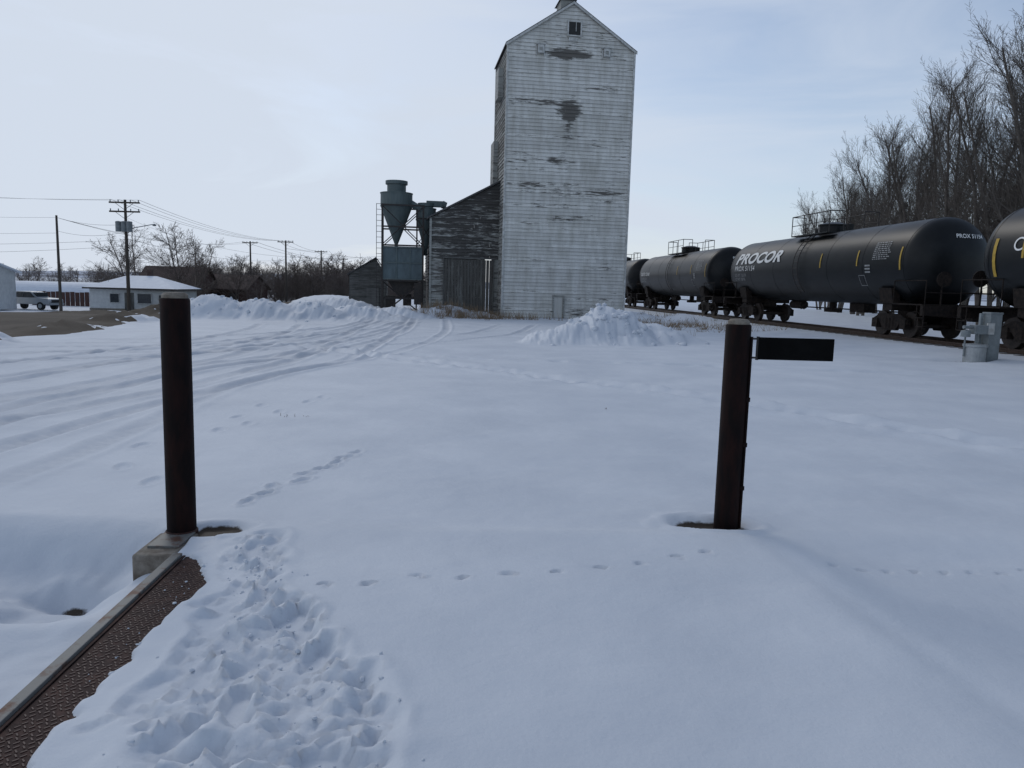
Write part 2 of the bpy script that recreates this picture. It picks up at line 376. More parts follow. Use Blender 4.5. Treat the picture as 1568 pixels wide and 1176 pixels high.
    lump=np.abs(fbm(x,y,.19,631,4,.6))*.12+.022*fbm(x,y,.055,633,3,.6)
    z+=tm*(-.060+lump)
    z+=.012*np.exp(-((d-w-.05)/.04)**2)*(x>ex+.3)
    rs=random.Random(5)
    for i in range(24):
        t=i/23; cy=4.5-t*2.3; cx=-1.6+t*.9+rs.uniform(-1,1)*(.1+.3*t)
        stamp(z,x,y,cx,cy,.29,.12,rs.uniform(.02,.045),rs.uniform(.9,2.3),.35)
    stamp(z,x,y,-1.07,3.55,.30,.14,.06,1.4,.2)
    reg=(np.abs(x+1.2)<1.4)&(y<5)&(y>1.5)&(x>inner+.04)
    fl=.002+.012*vn(x,y,.08,640)
    z=np.where(reg,np.maximum(z,fl),z)
    stamp(z,x,y,-1.52,2.62,.16,.07,.015,.3,.3)
    stamp(z,x,y,-.60,3.0,.24,.11,.02,1.2,.3)
    pr=[(-1.01,3.95),(-.76,3.98),(-.50,4.10),(-.26,4.12),(.02,4.20),(.28,4.24),(.55,4.33),(.82,4.42),(1.05,4.52),(1.28,4.60)]
    for i,(a,b) in enumerate(pr):
        stamp(z,x,y,a+rs.uniform(-.015,.015),b+rs.uniform(-.02,.02),.08,.048,.024,rs.uniform(-.3,.5),.25)
        if i%2==0: stamp(z,x,y,a+.035,b-.02,.05,.035,.012,.2,.2)
    for i in range(9):
        t=i/8; stamp(z,x,y,2.05+1.5*t,4.56+.14*t+rs.uniform(-.03,.03),.07,.045,.018,.3,.25)
    for i in range(16):
        t=i/15; stamp(z,x,y,10.9-1.6*t+rs.uniform(-.05,.05)+.25*math.sin(t*5),15.8-5.5*t,.16,.10,.03,1.2,.2)
    for i in range(9):
        t=i/8; stamp(z,x,y,-2.05+.45*t+rs.uniform(-.08,.08),5.7+1.8*t,rs.uniform(.16,.28),.09,.015,rs.uniform(.3,1.8),.9)
    for i in range(12):
        stamp(z,x,y,-3.3+rs.uniform(-.5,.5),6.2+i*.45,.3,.14,.016,rs.uniform(.8,2),.5)
    dd=np.hypot((x-1.48)/.34,(y-5.34)/.22)+.35*vn(x,y,.13,701)
    z+=-.05*(1-ss(dd,.45,1.0))+.020*np.exp(-((dd-1.15)/.2)**2)
    dirt_shade+=1.1*(1-ss(dd,.5,.95))
    dd=np.hypot((x+2.04)/.29,(y-5.02)/.18)+.35*vn(x,y,.12,702)
    z+=-.045*(1-ss(dd,.5,1.0))+.015*np.exp(-((dd-1.15)/.2)**2)
    dirt_shade+=1.1*(1-ss(dd,.55,.95))
    dd=np.hypot((x-12.2)/1.0,(y-20.3)/.7)+.4*vn(x,y,.5,703)
    z+=-.12*(1-ss(dd,.4,1.0)); dirt_shade+=.8*(1-ss(dd,.35,.8))
    return z,dirt_shade,pack
def axis(start,segs):
    out=[start]
    for (end,step,fac) in segs:
        s=step; d=1 if end>out[-1] else -1
        while (out[-1]-end)*d<0:
            out.append(out[-1]+d*s); s*=fac
    return out
xr=axis(-4,[(3.4,.024,1),(25,.03,1.022),(4000,.7,1.12)])
xl=axis(-4,[(-12.5,.05,1),(-40,.08,1.035),(-4000,1,1.13)])
xs=np.array(xl[::-1][:-1]+xr)
yf=axis(1.9,[(5.8,.024,1),(48,.025,1.0105),(110,.6,1.03),(6000,2,1.12)])
yb=axis(1.9,[(-80,.1,1.25)])
ys=np.array(yb[::-1][:-1]+yf)
def grid(name,X,Y,Z,m,attrs={}):
    ny,nx=X.shape; me=bpy.data.meshes.new(name)
    co=np.stack([X,Y,Z],-1).reshape(-1,3).astype(np.float32)
    idx=np.arange(nx*ny).reshape(ny,nx)
    q=np.stack([idx[:-1,:-1],idx[:-1,1:],idx[1:,1:],idx[1:,:-1]],-1).reshape(-1,4).astype(np.int32)
    me.vertices.add(len(co)); me.vertices.foreach_set('co',co.ravel())
    me.loops.add(q.size); me.loops.foreach_set('vertex_index',q.ravel())
    me.polygons.add(len(q)); me.polygons.foreach_set('loop_start',np.arange(0,q.size,4,dtype=np.int32))
    me.polygons.foreach_set('loop_total',np.full(len(q),4,dtype=np.int32))
    me.polygons.foreach_set('use_smooth',np.ones(len(q),dtype=bool))
    me.update(calc_edges=True)
    for k,a in attrs.items():
        at=me.attributes.new(k,'FLOAT','POINT'); at.data.foreach_set('value',a.ravel().astype(np.float32))
    me.materials.append(m); o=bpy.data.objects.new(name,me); COL.objects.link(o); return o
X,Y=np.meshgrid(xs,ys); Z,D,Pk=terrain(X,Y)
grid('snow_ground',X,Y,Z,M['snow'],{'dirt_shade':np.clip(D,0,1.5),'pack':Pk})
print('ground',X.shape,time.time()-T0)
def gh(x,y):
    z,_,_=terrain(np.array([float(x)]),np.array([float(y)]),False); return float(z[0])
def ghb(x,y): return float(base_h(np.array([float(x)]),np.array([float(y)]))[0])

rv=np.concatenate([np.arange(13.5,40,.3),np.arange(40,120,1.5)]); ru=np.linspace(0,1,80)
U,V=np.meshgrid(ru,rv)
redge=-12.7-.16*(V-19.2)+1.3*vn(V*0,V,1.7,801)+.7*vn(V*0,V,.6,802)
lw=20+.8*vn(V*0+5,V,3,803)
RX=redge-lw*U
z0,_,_=terrain(RX,V,False)
RZ=z0+.05-.09*np.clip(np.maximum(1-U*22,(U-1)*22+1),0,1)-.16*(1-ss(V+2.0*vn(RX,V,2.0,805)+.8*vn(RX,V,.6,806),15.0,17.0))
grid('gravel_street',RX,V,RZ,M['road'])

# ------------------------------------------------------------ posts, sign, scale deck
def post(name,x,y,r,zt,loc_z=-.12):
    e=empty(name,(x,y,0))
    b=MB(); b.lathe([(loc_z,r),(zt-.01,r),(zt,r-.008)],'z',(0,0,0),40); b.obj('pipe',M['postpaint'],e,True)
    c=MB(); c.lathe([(zt-.012,r-.012),(zt+.02,r-.012),(zt+.036,r-.03),(zt+.04,.0)],'z',(0,0,0),32); c.obj('concrete_fill',M['concrete'],e,False)
    return e
pl=post('steel_post',-2.235,4.97,.094,1.575)
b=MB(); b.lathe([(-.03,.105),(-.004,.105),(.004,.096)],'z',(0,0,0),32); b.obj('base_collar',M['rust'],pl)
e=post('steel_post',1.605,5.37,.089,1.485)
b=MB(); b.tube((.086,-.045,.0),(.086,-.045,1.40),.010,n=8)
for z in(.3,.62,.95): b.box((.084,-.045,z),(.030,.028,.03))
b.obj('conduit',M['postpaint'],e)
b=MB()
for z in(1.385,1.25): b.box((.115,-.02,z),(.07,.03,.012))
b.obj('bracket',M['steel'],e)
b=MB(); b.box((.405,-.03,1.318),(.54,.025,.158)); b.obj('sign_panel',M['black'],e,bevel=.003)
b=MB(); b.tube((.135,-.03,1.235),(.135,-.03,1.402),.011,n=8); b.obj('sign_frame',M['steel'],e)

e=empty('weigh_scale_platform',(0,0,0))
def ep(y,dx,z): return (edge_x(y)+dx,y,z)
Y0,Y1=.3,4.5
b=MB(); b.prism([ep(Y0,.075,-.05),ep(Y0,1.0,-.05),ep(Y1,1.0,-.05),ep(Y1,.075,-.05)],(0,0,.035)); b.obj('deck_plate',M['rust'],e)
b=MB(); yy=1.9; k=0; rs=random.Random(31)
while yy<4.4:
    for j in range(12):
        if rs.random()<.06: continue
        x=edge_x(yy)+.10+j*.028+(.014 if k%2 else 0)
        b.box((x,yy,-.0135),(.021,.0055,.003),R(45 if (j+k)%2 else -45))
    yy+=.025; k+=1
b.obj('tread_pattern',M['tread'],e)
b=MB(); b.prism([ep(Y0,.0,-.045),ep(Y0,.055,-.045),ep(Y1,.055,-.045),ep(Y1,.0,-.045)],(0,0,.055)); b.obj('edge_flange',M['galv_rust'],e,bevel=.004)
b=MB(); b.prism([ep(Y0,.012,-.42),ep(Y0,.03,-.42),ep(Y1,.03,-.42),ep(Y1,.012,-.42)],(0,0,.373)); b.obj('edge_web',M['rust'],e)
b=MB(); b.prism([ep(Y0,.060,-.012),ep(Y0,.074,-.012),ep(Y1,.074,-.012),ep(Y1,.060,-.012)],(0,0,.006)); b.obj('seam',M['rust'],e)
b=MB(); b.box((-2.235,4.74,-.27),(.26,.44,.50),R(3)); b.obj('concrete_pier',M['concrete'],e,bevel=.015)
b=MB(); b.box((-2.225,4.80,-.012),(.20,.30,.016),R(3)); b.obj('bearing_plate',M['galv_rust'],e,bevel=.003)
def crumbs(name,pts,m,seed,smin,smax):
    rs=random.Random(seed); bm=bmesh.new()
    for x,y,z in pts:
        s=smin+(smax-smin)*rs.random()**3
        mt=Matrix.Translation((x,y,z+s*.2))@Matrix.Rotation(rs.random()*6,4,'Z')@Matrix.Diagonal((s,s*rs.uniform(.6,1),s*rs.uniform(.4,.8),1))
        r=bmesh.ops.create_icosphere(bm,subdivisions=1,radius=1,matrix=mt)
        for v in r['verts']: v.co+=Vector((rs.uniform(-1,1),rs.uniform(-1,1),rs.uniform(-1,1)))*s*.18
    me=bpy.data.meshes.new(name); bm.to_mesh(me); bm.free(); me.materials.append(m)
    me.polygons.foreach_set('use_smooth',[True]*len(me.polygons))
    o=bpy.data.objects.new(name,me); COL.objects.link(o); return o
cz=[]; rs=random.Random(11)
for i in range(240):
    t=rs.random(); y=4.6-2.4*t; x=-1.6+t*.95+rs.gauss(0,.08+.17*t)
    if x>edge_x(y)+.1: cz.append((x,y))
for i in range(30):
    y=rs.uniform(3.0,4.35); cz.append((edge_x(y)+.1+.2*rs.random()**.5,y))
A=np.array(cz); zz,_,_=terrain(A[:,0],A[:,1])
zz=np.where(A[:,0]<edge_x(A[:,1])+.3,np.maximum(zz,-.013),zz)
crumbs('snow_crumbs',[(a[0],a[1],z) for a,z in zip(A,zz)],M['snow'],3,.003,.018)
A=[]
for (cx,cy,rx,ry,n) in[(3.3,24.6,2.4,1.7,170),(-13,35,3.4,2,120),(-9.5,36.3,3,1.6,80)]:
    for i in range(n): A.append((cx+rs.gauss(0,.42)*rx,cy+rs.gauss(0,.42)*ry))
A=np.array(A); zz,_,_=terrain(A[:,0],A[:,1],False)
crumbs('snow_lumps',[(a[0],a[1],z-.03) for a,z in zip(A,zz)],M['snow'],4,.03,.16)

def th(x,y):
    z,_,_=terrain(np.array([float(x)]),np.array([float(y)])); return float(z[0])
b=MB(); rs=random.Random(8)
def weed(cx,cy,n,h,spr,r=.004):
    z0=th(cx,cy)
    for i in range(n):
        a=rs.random()*6.28; q=rs.random()*spr
        p=Vector((cx+math.cos(a)*q,cy+math.sin(a)*q,z0-.02)); d=Vector((rs.uniform(-.6,.6),rs.uniform(-.6,.6),1)).normalized()
        hh=h*rs.uniform(.4,1); m=p+d*hh*.6; e2=m+(d+Vector((rs.uniform(-.7,.7),rs.uniform(-.7,.7),-.2))).normalized()*hh*.4
        b.tube(p,m,r,r*.8,3,False); b.tube(m,e2,r*.8,r*.3,3,False)
weed(-2.9,9.4,6,.07,.16,.004); weed(-2.6,9.5,4,.06,.10,.004); weed(1.35,10.6,4,.06,.05,.004); weed(-.12,5.35,2,.04,.05,.002); weed(2.3,9.2,2,.05,.05,.002)
b.obj('dead_twigs',M['bark'],None,recalc=False)
b=MB()
GA=[(rs.gauss(-2.6,2.0),rs.gauss(41.5,.8),10,.12,.5) for i in range(150)]+[(rs.gauss(8,1.8),rs.gauss(38,2.4),8,.08,.34) for i in range(170)]
for cx,cy,n,h0,h1 in GA:
    z0=gh(cx,cy)
    for k in range(n):
        p=Vector((cx+rs.gauss(0,.12),cy+rs.gauss(0,.12),z0-.03)); q=p+Vector((rs.gauss(0,.12),rs.gauss(0,.12),rs.uniform(h0,h1))); b.tube(p,q,.009,.003,3,False)
b.obj('dry_grass',M['grass'],None,recalc=False)
print('fg',time.time()-T0)

# ------------------------------------------------------------ board walls
def boards(name,parent,o,u,n,zb,zt,lo,hi,pitch,m,depth=.045,segl=(2.2,5),seed=0):
    rs=random.Random(seed); b=MB(); o=Vector(o);u=Vector(u);n=Vector(n); z=zb
    while z<zt-.005:
        z1=min(z+pitch,zt); a0,a1=lo(z),hi(z); c0,c1=lo(z1),hi(z1)
        if a1-a0<.03: break
        L=a1-a0; ts=[0]
        while True:
            nx=ts[-1]+rs.uniform(*segl)/L
            if nx>1-.6/L: break
            ts.append(nx)
        ts.append(1)
        for t0,t1 in zip(ts[:-1],ts[1:]):
            g=.004/L if t0>0 else 0
            dd=depth+rs.uniform(-.012,.014); sag=rs.uniform(-.008,.008)
            A=o+u*(a0+L*(t0+g))+n*dd+Vector((0,0,z-.008+sag)); B=o+u*(a0+L*t1)+n*dd+Vector((0,0,z-.008-sag))
            Lc=c1-c0
            C=o+u*(c0+Lc*t1)+Vector((0,0,z1))+n*.002; Dd=o+u*(c0+Lc*(t0+g))+Vector((0,0,z1))+n*.002
            A2=A-n*dd; B2=B-n*dd; rv=rs.random()
            b.poly([A,B,C,Dd]); b.poly([A2,B2,B,A]); b.a+=[rv,-1]  # random tone for the face, negative flag for the painted shadow line
        z=z1
    return b.obj(name,m,parent,recalc=False)
def boardsv(name,parent,o,u,n,w,zb,ztf,pitch,m,seed=0):
    rs=random.Random(seed); b=MB(); o=Vector(o);u=Vector(u);n=Vector(n); x=0
    while x<w-.01:
        x1=min(x+pitch,w); dd=rs.uniform(.015,.03); rv=rs.random()
        zb_=zb+rs.uniform(-.04,.04)
        P=[o+u*(x+.01)+n*dd+Vector((0,0,zb_)),o+u*(x1-.01)+n*dd+Vector((0,0,zb_)),o+u*(x1-.01)+n*dd+Vector((0,0,ztf(x1))),o+u*(x+.01)+n*dd+Vector((0,0,ztf(x)))]
        b.poly(P); b.poly([P[1],P[1]-n*dd,P[2]-n*dd,P[2]]); b.poly([P[0]-n*dd,P[0],P[3],P[3]-n*dd]); b.a+=[rv]*3
        x=x1
    return b.obj(name,m,parent,recalc=False)

# ------------------------------------------------------------ grain elevator
EA=math.atan2(1.07,7.05)
el=empty('grain_elevator',(-.69,43,-.35),EA)
W,DP,EV,PK=7.13,4.9,15.30,17.62
sl=(PK-EV)/(W/2)
lo=lambda z:0 if z<=EV else (z-EV)/sl
hi=lambda z:W if z<=EV else W-(z-EV)/sl
P_=.20
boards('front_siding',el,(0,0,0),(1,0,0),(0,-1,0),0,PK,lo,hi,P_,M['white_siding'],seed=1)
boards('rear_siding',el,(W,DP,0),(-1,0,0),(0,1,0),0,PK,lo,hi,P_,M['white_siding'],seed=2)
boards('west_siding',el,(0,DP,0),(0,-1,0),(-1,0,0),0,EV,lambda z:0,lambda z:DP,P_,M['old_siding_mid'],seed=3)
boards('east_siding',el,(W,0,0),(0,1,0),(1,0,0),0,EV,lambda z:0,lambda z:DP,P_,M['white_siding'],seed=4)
b=MB()
for x,y in((-.02,-.02),(W+.02,-.02),(-.02,DP+.02),(W+.02,DP+.02)): b.box((x,y,EV/2),(.10,.13,EV))
b.obj('corner_boards',M['trim'],el)
b=MB(); oh=.14
for sgn in(-1,1):
    xe=W/2+sgn*(W/2+oh); ze=EV-oh*sl
    b.prism([(W/2,-oh,PK+.03),(xe,-oh,ze+.03),(xe,-oh,ze+.10),(W/2,-oh,PK+.10)],(0,DP+2*oh,0))
b.obj('roof',M['roof_dark'],el)
b=MB()
for sgn in(-1,1):
    xe=W/2+sgn*(W/2+oh-.01); ze=EV-oh*sl
    b.prism([(W/2,-oh-.03,PK-.08),(xe,-oh-.03,ze-.08),(xe,-oh-.03,ze+.05),(W/2,-oh-.03,PK+.05)],(0,.028,0))
b.obj('fascia',M['trim'],el)
b=MB(); b.box((W/2-.1,1.6,PK+.2),(.8,1.2,.6)); b.obj('cupola',M['old_siding_mid'],el)
b=MB(); b.prism([(W/2-.6,.9,PK+.5),(W/2+.4,.9,PK+.5),(W/2-.1,.9,PK+.75)],(0,1.5,0)); b.obj('cupola_roof',M['roof_dark'],el)
wx,wz=3.66,16.28
b=MB(); b.box((wx,-.055,wz),(.66,.02,.70)); b.obj('window_opening',M['hole'],el)
b=MB(); b.box((wx,-.07,wz+.38),(.86,.06,.08)).box((wx,-.075,wz-.38),(.86,.08,.07)).box((wx-.37,-.07,wz),(.08,.06,.68)).box((wx+.37,-.07,wz),(.08,.06,.68)).box((wx+.08,-.072,wz+.1),(.03,.03,.48))
b.obj('window_frame',M['trim'],el)
b=MB()
for x,z in((1.78,15.06),(5.5,15.1)):
    b.box((x,-.16,z),(.34,.24,.42)); b.box((x-.22,-.08,z-.08),(.05,.08,.5)); b.box((x+.22,-.08,z-.08),(.05,.08,.5)); b.box((x,-.18,z+.24),(.5,.3,.04)) 
b.box((3.6,-.07,15.72),(.5,.04,.18))
b.obj('vent_boxes',M['trim'],el)
b=MB()
for x,z in((1.78,15.06),(5.5,15.1)): b.box((x,-.285,z-.02),(.18,.012,.16))
b.obj('vent_openings',M['old_siding_mid'],el)
b=MB(); b.box((3.25,-.06,1.0),(.5,.02,1.2)); b.obj('hatch_panel',M['white_siding'],el)
b=MB(); b.box((2.95,-.08,.95),(.09,.08,1.3)).box((3.55,-.08,.95),(.09,.08,1.3)).box((3.25,-.08,1.64),(.69,.09,.09)); b.obj('hatch_frame',M['old_siding_mid'],el)
b=MB(); b.box((-.16,2.2,13.6),(.30,1.3,1.6)); b.box((-.14,4.0,9.4),(.28,1.4,2.6)); b.obj('leg_casing',M['old_siding_mid'],el)
b=MB(); b.box((W+.2,1.2,5.2),(.5,.06,.06)); b.obj('bracket',M['steel'],el)

sh=empty('driveway_shed',(-4.95,44.3,-.35),EA)
SW,SD=4.1,8.0; zl,zr=5.95,8.15
tf=lambda z:(0 if z<=zl else (z-zl)/(zr-zl)*SW)
boards('upper_siding',sh,(0,0,0),(1,0,0),(0,-1,0),3.7,zr,tf,lambda z:SW,.175,M['old_siding'],seed=11)
boards('lower_left_siding',sh,(0,0,0),(1,0,0),(0,-1,0),0,3.7,lambda z:0,lambda z:.75,.175,M['old_siding_mid'],seed=12)
boardsv('sliding_door',sh,(.8,-.05,0),(1,0,0),(0,-1,0),2.9,.2,lambda x:3.62,.19,M['old_doors'],seed=13)
boards('lower_right_siding',sh,(3.7,0,0),(1,0,0),(0,-1,0),0,3.7,lambda z:0,lambda z:.4,.175,M['old_siding_mid'],seed=14)
boards('side_siding',sh,(0,SD,0),(0,-1,0),(-1,0,0),0,zl,lambda z:0,lambda z:SD,.175,M['old_siding'],seed=15)
boards('rear_siding',sh,(SW,SD,0),(-1,0,0),(0,1,0),0,zl,lambda z:0,lambda z:SW,.175,M['old_siding'],seed=16)
b=MB(); b.box((2.25,-.10,3.70),(3.1,.05,.08)).box((.77,-.08,1.9),(.05,.06,3.5)).box((3.72,-.08,1.9),(.05,.06,3.5)).box((2.25,-.05,1.9),(.04,.08,3.4)); b.obj('door_frame',M['darkwood'],sh)
b=MB(); b.prism([(-.2,-.2,zl-.06),(SW,-.2,zr+.04),(SW,-.2,zr+.14),(-.2,-.2,zl+.04)],(0,SD+.4,0)); b.obj('roof',M['roof_dark'],sh)
b=MB(); b.box((0,-.01,zl/2),(.12,.14,zl)); b.obj('corner_board',M['old_siding_mid'],sh)

def gable_shed(name,loc,w,d,h,pk,m,rz=0,roofm='roof_dark',px=None,pitch=.17):
    e=empty(name,loc,rz); px=w/2 if px is None else px
    lo=lambda z:0 if z<=h else (z-h)/(pk-h)*px
    hi=lambda z:w if z<=h else w-(z-h)/(pk-h)*(w-px)
    boards('front_siding',e,(0,0,0),(1,0,0),(0,-1,0),0,pk,lo,hi,pitch,m,seed=21)
    boards('rear_siding',e,(w,d,0),(-1,0,0),(0,1,0),0,h,lambda z:0,lambda z:w,pitch,m,seed=22)
    boards('west_siding',e,(0,d,0),(0,-1,0),(-1,0,0),0,h,lambda z:0,lambda z:d,pitch,m,seed=23)
    boards('east_siding',e,(w,0,0),(0,1,0),(1,0,0),0,h,lambda z:0,lambda z:d,pitch,m,seed=24)
    b=MB()
    b.prism([(-.12,-.12,h-.05),(px,-.12,pk+.03),(px,-.12,pk+.1),(-.12,-.12,h+.03)],(0,d+.24,0))
    b.prism([(w+.12,-.12,h-.05),(px,-.12,pk+.03),(px,-.12,pk+.1),(w+.12,-.12,h+.03)],(0,d+.24,0))
    b.obj('roof',M[roofm],e)
    return e
e=gable_shed('weathered_shed',(-10.7,49,-.4),2.35,4,2.7,3.75,M['darkwood'],EA,px=1.7)
b=MB(); b.box((1.5,-.06,1.0),(.8,.03,1.7)); b.obj('door',M['darkwood'],e)
e=gable_shed('tool_shed',(-6.1,50.5,-.3),1.9,3,2.2,2.6,M['old_siding_mid'],EA)
b=MB(); b.box((.9,-.06,1.6),(.5,.03,.5)); b.obj('window',M['glass'],e)

# ------------------------------------------------------------ dust cyclone tower
cy_=empty('dust_collector_tower',(-6.85,46.2,-.1),EA)
b=MB(); hw=1.2
for x in(-hw,hw):
    for y in(-1.1,1.1): b.box((x,y,3.2),(.10,.10,6.6))
for z in(1.0,2.05,4.12,5.2,6.45):
    for y in(-1.1,1.1): b.box((0,y,z),(2*hw,.07,.09))
    for x in(-hw,hw): b.box((x,0,z),(.07,2.2,.09))
for y in(-1.1,1.1):
    b.tube((-hw,y,4.15),(hw,y,6.4),.03,n=6); b.tube((hw,y,4.15),(-hw,y,6.4),.03,n=6)
    b.tube((-hw,y,0),(hw,y,2.0),.03,n=6); b.tube((hw,y,0),(-hw,y,2.0),.03,n=6)
for i in range(20): b.box((-1.38,-1.1,.4+i*.32),(.3,.025,.025))
b.box((-1.53,-1.1,3.3),(.03,.03,6.4))
b.obj('frame',M['steel'],cy_)
b=MB(); b.box((0,0,3.07),(2.36,2.16,1.9)); b.obj('hopper_bin',M['teal_l'],cy_,bevel=.02)
b=MB()
for x in(-1.15,-.35,.45,1.15): b.box((x,-1.105,3.07),(.06,.05,1.92))
for z in(2.14,3.1,4.0): b.box((0,-1.12,z),(2.4,.05,.06))
b.obj('bin_ribs',M['teal'],cy_)
b=MB(); b.prism([(-.9,-.7,2.1),(.9,-.7,2.1),(.35,-.7,1.2),(-.35,-.7,1.2)],(0,1.4,0)); b.box((.3,0,.9),(.5,.5,.7)).box((.95,-.9,1.3),(.5,.5,1.3)).box((-.7,.2,.6),(.6,.9,1.1)); b.obj('discharge_chutes',M['steel'],cy_)
def cyclone(x,y,r,z0,z1,zc,cr,ztop,nm,pa):
    b=MB(); b.lathe([(zc,.11),(z0,r),(z0+.001,r+.02),(z0+.05,r+.02),(z0+.051,r),(z1,r),(z1+.001,r+.03),(z1+.05,r+.03),(z1+.1,cr),(ztop-.25,cr),(ztop-.249,cr*1.18),(ztop-.05,cr*1.18),(ztop,.0)],'z',(x,y,0),32)
    b.tube((x,y,zc+.02),(x,y,zc-.4),.11,n=12)
    b.obj(nm,M['teal'],pa,False)
cyclone(-.38,0,.95,6.45,7.2,4.25,.56,8.0,'large_cyclone',cy_)
cyclone(1.38,-.2,.60,5.7,6.35,4.0,.42,6.75,'small_cyclone',cy_)
b=MB(); b.box((1.9,-.2,6.68),(1.0,.42,.34)); b.tube((2.35,-.2,6.68),(2.6,-.2,6.6),.24,.2,n=12); b.tube((.3,0,6.8),(1.2,-.6,6.2),.2,n=12); b.tube((1.38,-.2,4.0),(1.0,-.4,3.5),.12,n=10)
b.obj('ducts',M['teal'],cy_)
b=MB()
for x in(.85,1.9): b.box((x,-.8,3.2),(.06,.06,6.2)); b.box((x,.5,3.2),(.06,.06,6.2))
b.box((1.38,-.8,5.75),(1.1,.05,.07)); b.box((1.38,.5,5.75),(1.1,.05,.07)); b.tube((.85,-.8,4.2),(1.9,-.8,5.7),.025,n=6); b.tube((1.9,-.8,4.2),(.85,-.8,5.7),.025,n=6)
b.obj('side_frame',M['steel'],cy_)

# ------------------------------------------------------------ railway
b=MB()
def tp(y,o,z): return (trackx(y)+o*.996,y+o*.0896,z)
for o in(-.75,.75):
    for (w,z0,z1) in((.036,.265,.30),(.010,.17,.265),(.07,.15,.17)):
        b.prism([tp(-30,o-w,z0),tp(-30,o+w,z0),tp(-30,o+w,z1),tp(-30,o-w,z1)],Vector(tp(260,o,0))-Vector(tp(-30,o,0)))
tr=empty('railway_track'); b.obj('rails',M['rail'],tr)
b=MB(); y=-10
while y<120: b.box((trackx(y),y,.115),(2.6,.22,.14),.0896); y+=.58
b.obj('ties',M['tie'],tr)

def text_mesh(s,size,shear=0,bold=0,align='LEFT'):
    cu=bpy.data.curves.new('t','FONT'); cu.body=s; cu.size=size; cu.shear=shear; cu.offset=bold; cu.space_character=1.05; cu.align_x=align
    o=bpy.data.objects.new('t',cu); COL.objects.link(o); bpy.context.view_layer.update()
    me=bpy.data.meshes.new_from_object(o.evaluated_get(bpy.context.evaluated_depsgraph_get()))
    bpy.data.objects.remove(o); return me
def text_wrap(s,size,x0,zc,r,cz,m,parent,name,shear=0,bold=.0,xs=1.0):
    me=text_mesh(s,size,shear,bold)
    bm=bmesh.new(); bm.from_mesh(me); bmesh.ops.triangulate(bm,faces=bm.faces[:])
    bmesh.ops.subdivide_edges(bm,edges=bm.edges[:],cuts=2,use_grid_fill=True)
    a0=math.asin(max(-1,min(1,(zc-cz)/r)))
    for v in bm.verts:
        u,w=v.co.x*xs,v.co.y-size*.35; a=a0+w/r
        v.co=Vector((x0+u,-(r+.018)*math.cos(a),cz+(r+.018)*math.sin(a)))
    bm.to_mesh(me); bm.free(); me.name=name; me.materials.clear(); me.materials.append(m)
    o=bpy.data.objects.new(name,me); COL.objects.link(o); o.parent=parent; return o
def patch(b,x,w,z0,z1,r,cz,off=.012,n=5):
    f=lambda z:-math.sqrt(max(0,(r+off)**2-(z-cz)**2))
    for i in range(n):
        za=z0+(z1-z0)*i/n; zb=z0+(z1-z0)*(i+1)/n
        b.poly([(x-w/2,f(za),za),(x+w/2,f(za),za),(x+w/2,f(zb),zb),(x-w/2,f(zb),zb)])

